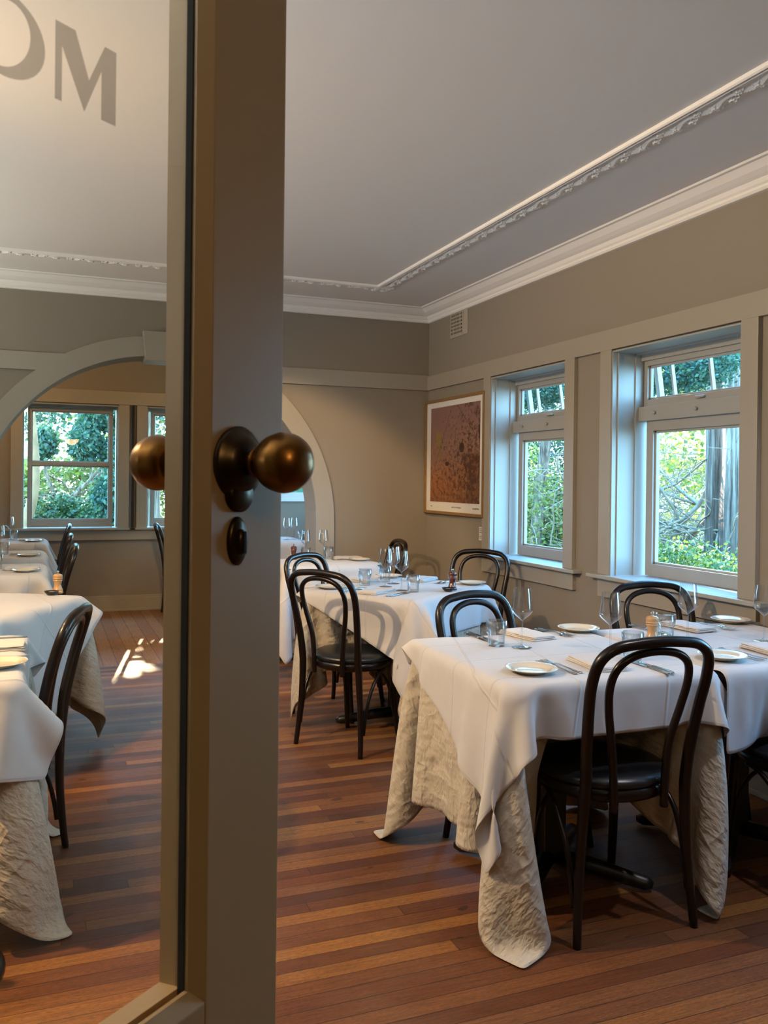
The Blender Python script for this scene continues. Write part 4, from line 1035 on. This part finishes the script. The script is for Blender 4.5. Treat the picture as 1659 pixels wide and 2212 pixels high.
# ------------------------------------------------------------------ garden
gr = NB(); box(gr, -14, 40, Y2+.3, 45, -.55, -.45); box(gr, 3.3, 40, -10, Y2+.3, -.55, -.45)
struct('ground', gr, M['soil'])
def leaves(name, blobs, size, m, label, cat, parent=None, seed=1, droop=0, group=None, shell=.35):
    """blobs: (cx,cy,cz, rx,ry,rz, count) -> one foliage mesh of small folded leaves"""
    rng = np.random.RandomState(seed); V = []; F = []; k = 0
    for cx, cy, cz, rx, ry, rz, cnt in blobs:
        cnt = int(cnt)
        d = rng.randn(cnt, 3); d /= np.linalg.norm(d, axis=1)[:, None]; rad = (shell+(1-shell)*rng.rand(cnt))**.6
        c = d*rad[:, None]*np.array([rx, ry, rz])+np.array([cx, cy, cz])
        # sub-clumping
        cl = rng.randn(max(3, cnt//60), 3)*.5; cidx = rng.randint(0, len(cl), cnt); c += cl[cidx]*np.array([rx, ry, rz])*.22
        a = rng.randn(cnt, 3); a[:, 2] = a[:, 2]*.6-droop; a /= np.linalg.norm(a, axis=1)[:, None]
        b = np.cross(a, rng.randn(cnt, 3)); b /= np.linalg.norm(b, axis=1)[:, None]+1e-9; nn_ = np.cross(a, b)
        s = size*(.6+.8*rng.rand(cnt))[:, None]
        pts = np.stack([c, c+a*s*.5+b*s*.32+nn_*s*.08, c+a*s, c+a*s*.5-b*s*.32+nn_*s*.08], 1); V.append(pts.reshape(-1, 3))
        idx = np.arange(cnt)*4+k; F.append(np.stack([idx, idx+1, idx+2, idx+3], 1)); k += cnt*4
    V = np.concatenate(V); F = np.concatenate(F); me = bpy.data.meshes.new(name)
    me.vertices.add(len(V)); me.vertices.foreach_set('co', V.astype(np.float32).ravel()); me.loops.add(F.size); me.loops.foreach_set('vertex_index', F.astype(np.int32).ravel())
    me.polygons.add(len(F)); me.polygons.foreach_set('loop_start', np.arange(0, F.size, 4, dtype=np.int32)); me.polygons.foreach_set('loop_total', np.full(len(F), 4, dtype=np.int32)); me.update(calc_edges=True); me.validate()
    o = mesh_obj(name, me, m, parent)
    if parent is None: tag(o, label, cat, group)
    return o
# ivy bank under the larger window's view
leaves('ivy_bank', [(5.6, 5.6, .28, .65, 1.0, .42, 16000), (5.7, 6.7, .26, .7, .9, .52, 19000), (6.3, 7.9, .1, .9, 1.0, .52, 18000), (7.4, 9.0, .1, 1, 1.2, .45, 12000), (5.8, 4.4, .2, .8, .9, .5, 6000)], .038, M['ivy'], 'low sunlit ivy bank outside the larger window', 'shrub', seed=2)
# big trunk
def trunk(name, pts, rads, label, m, cat='tree', seg=26, wob=.12, seed=1):
    rng = random.Random(seed); P_ = catmull(pts, 8); rd = list(np.interp(np.linspace(0, len(pts)-1, len(P_)), range(len(pts)), rads))
    bm = tube(P_, rd, seg)
    for v in bm.verts:
        a = math.atan2(v.co.y-P_[0].y, v.co.x-P_[0].x); k = 1+wob*math.sin(a*9+v.co.z*1.3)*.5+wob*.5*math.sin(a*17+v.co.z*2)
        v.co.x = P_[0].x+(v.co.x-P_[0].x)*k if wob else v.co.x; v.co.y = P_[0].y+(v.co.y-P_[0].y)*k if wob else v.co.y
    return obj(name, bm, m, None, True)
t1 = trunk('cypress_trunk', [(7.35, 7.46, -.5), (7.35, 7.48, .5), (7.36, 7.50, 2.5), (7.38, 7.5, 6)], [.40, .31, .29, .24], '', M['bark']); tag(t1, 'thick fluted grey tree trunk outside the larger window', 'tree')
t2 = trunk('cypress_trunk', [(7.30, 8.00, -.5), (7.3, 8.0, .6), (7.3, 8.01, 2.6), (7.3, 8.03, 6)], [.12, .095, .09, .08], '', M['bark'], seed=2, wob=.15); tag(t2, 'slimmer trunk just left of the thick trunk outside the larger window', 'tree')
def bare_tree(name, base, dirs, label, m, seed, n_br=20, spread=.9, len_=1.6, rad=.045, levels=3, limz=None):
    rng = random.Random(seed); bm = NB()
    def grow(p, d, L_, r_, lv):
        q = Vector(p); pts = [q.copy()]; dd = Vector(d).normalized()
        for k in range(5):
            dd = (dd+Vector((rng.gauss(0, .22), rng.gauss(0, .22), rng.gauss(0, .16)))).normalized(); q = q+dd*L_/5; pts.append(q.copy())
        tube(catmull(pts, 2), list(np.linspace(r_, r_*.45, 11)), 6 if lv else 8, bm, False)
        if lv < levels:
            for k in range(5 if lv else 7):
                t = rng.randint(1, 5); nd = (dd*.4+Vector((rng.gauss(0, .7), rng.gauss(0, .7), rng.gauss(.05, .55)))).normalized(); grow(pts[t], nd, L_*(.45+.3*rng.random()), r_*.45, lv+1)
    for d in dirs: grow(base, d, len_, rad, 0)
    return tag(obj(name, bm, m, None, True), label, 'tree')
bare_tree('bare_thicket', (7.2, 8.75, -.1), [(-.25, .5, .8), (.1, -.3, 1), (-.3, -.1, .9), (0, .7, .7), (-.3, .6, .35), (.2, .1, 1), (-.4, -.5, .6)], 'tangle of pale bare branches left of the trunks outside the larger window', M['twig'], 3, len_=1.7, rad=.05)
bare_tree('bare_thicket', (6.9, 9.6, .1), [(-.25, -.6, .6), (0, -.2, 1), (-.2, .5, .7), (-.3, -.7, .3)], 'paler dead branches low at the left of the larger window view', M['twig'], 8, len_=1.5, rad=.04)
leaves('background_tree', [(11, 12, 2.5, 1.6, 2.6, 1.6, 7500), (10, 9.8, 3.4, 1.4, 2.0, 1.2, 5500), (12, 14.5, 1.0, 2, 2.5, 1.0, 6000)], .10, M['yellowleaf'], 'hazy yellow green tree beyond the bare branches', 'tree', seed=5)
leaves('overhanging_cypress', [(5.3, 6.4, 2.45, .35, .95, .28, 15000), (5.3, 8.7, 2.5, .35, .8, .28, 12000)], .035, M['teal'], 'dark blue green foliage seen through the fanlights above both windows', 'tree', seed=16, droop=.4)
# conifer mass in the small window
leaves('conifer', [(6.6, 10.6, .3, .8, 1.1, 1.0, 15000), (6.9, 11.2, 1.5, .9, 1.2, .9, 10000), (7.1, 11.9, 2.6, 1.0, 1.2, .8, 5500), (6.4, 9.5, .1, .5, .6, .7, 5500)], .05, M['conifer'], 'dense blue green conifer filling the small window', 'tree', seed=6, droop=.5)
leaves('sunlit_creeper', [(6.0, 9.75, .75, .4, .75, .8, 4000), (6.1, 10.4, 1.5, .4, .5, .45, 1500)], .05, M['yellowleaf'], 'sunlit yellow creeper over the conifer in the small window', 'shrub', seed=7)
t3 = trunk('pale_trunk', [(5.85, 9.58, -.4), (5.9, 9.62, .7), (6.0, 9.70, 1.3), (6.0, 9.56, 2.0), (6.0, 9.4, 3.2)], [.09, .08, .075, .07, .06], '', M['bark'], wob=0, seed=3); tag(t3, 'pale leaning trunk at the left of the small window', 'tree')
bare_tree('bare_thicket', (7.6, 10.7, 1.7), [(-.6, -.6, .15), (-.7, -.3, -.1), (-.5, -.6, .5)], 'pale arching twigs at the upper right of the small window', M['twig'], 12, len_=1.2, rad=.03)
# beyond the far windows
leaves('dark_shrub', [(.25, 13.6, .45, .55, .5, .62, 12000), (-.5, 13.4, .1, .6, .6, .6, 5000), (1.2, 13.8, .1, .6, .6, .5, 6000)], .055, M['darkleaf'], 'dark rounded shrub low in the far left window', 'shrub', seed=9)
leaves('drooping_tree', [(.95, 15.2, 2.45, .45, .6, .30, 2600), (.62, 15.0, 1.95, .30, .5, .35, 1800), (1.05, 15.0, 1.75, .22, .5, .35, 1200), (.0, 15.3, 1.95, .22, .4, .28, 1500), (1.0, 14.6, .95, .32, .4, .5, 3200)], .075, M['teal'], 'blue green drooping foliage at the right of the far left window', 'tree', seed=10, droop=1.1)
leaves('yellow_hedge', [(.6, 20, .9, 2.2, 1, .9, 5000), (2.0, 20, 1.6, 1.6, 1, .9, 2500), (-1.4, 20, 1.2, 1.2, 1, .9, 2500)], .13, M['yellowleaf'], 'yellow green hedge behind the dark shrub in the far left window', 'shrub', seed=11)
leaves('far_backdrop_tree', [(-.4, 24, 3.6, 1.6, 1, 1.2, 2200), (1.6, 25, 4.0, 1.8, 1, 1.3, 2200), (4.5, 25, 2.5, 2.4, 1, 2.2, 5000)], .15, M['teal'], 'pale distant tree crowns in the upper part of the far left window', 'tree', seed=13)
t4 = trunk('curved_trunk', [(-.30, 13.0, -.5), (-.26, 13.0, .5), (-.14, 13.0, 1.1), (-.12, 13.0, 1.6), (-.2, 13, 2.6), (-.2, 13, 3.6)], [.085, .08, .07, .06, .05, .05], '', M['trunk2'], wob=0); tag(t4, 'curved orange-brown trunk at the left of the far left window', 'tree')
t5 = trunk('grey_trunk', [(1.62, 14.5, -.5), (1.62, 14.5, 1), (1.56, 14.5, 2), (1.5, 14.5, 5)], [.17, .15, .14, .12], '', M['bark'], wob=0); tag(t5, 'pale grey trunk in the second far window beside the door stile', 'tree')
bare_tree('bare_thicket', (.3, 17.5, .6), [(-.3, 0, 1), (.3, 0, 1), (0, 0, 1)], 'thin dark branches crossing the sky in the far left window', M['bark'], 15, len_=2.2, rad=.04)
# unseen crown added to mask the low sun, its one gap shapes the floor patch
rng = np.random.RandomState(5); blobs = []
for gx in np.arange(-2.2, 4.4, .30):
    for gz in np.arange(3.3, 6.4, .27):
        if abs(gx-1.93) < .31 and abs(gz-4.28) < .20: continue
        if gx > 2.3 and gz < 3.6: pass
        blobs.append((gx+rng.randn()*.02, 14+rng.randn()*.15, gz+rng.randn()*.02, .20, .22, .19, 150))
leaves('sun_mask_tree', blobs, .15, M['darkleaf'], 'unseen leaf crown added to mask the sun, above the far windows', 'tree', seed=14, shell=.0)
tz = trunk('sun_mask_tree', [(2.6, 14.2, -.5), (2.6, 14.2, 2), (2.6, 14.1, 5)], [.2, .17, .12], '', M['bark'], wob=0); tag(tz, 'added trunk carrying the sun-masking crown beyond the far room', 'tree')  # made-up support for the crown that masks the sun
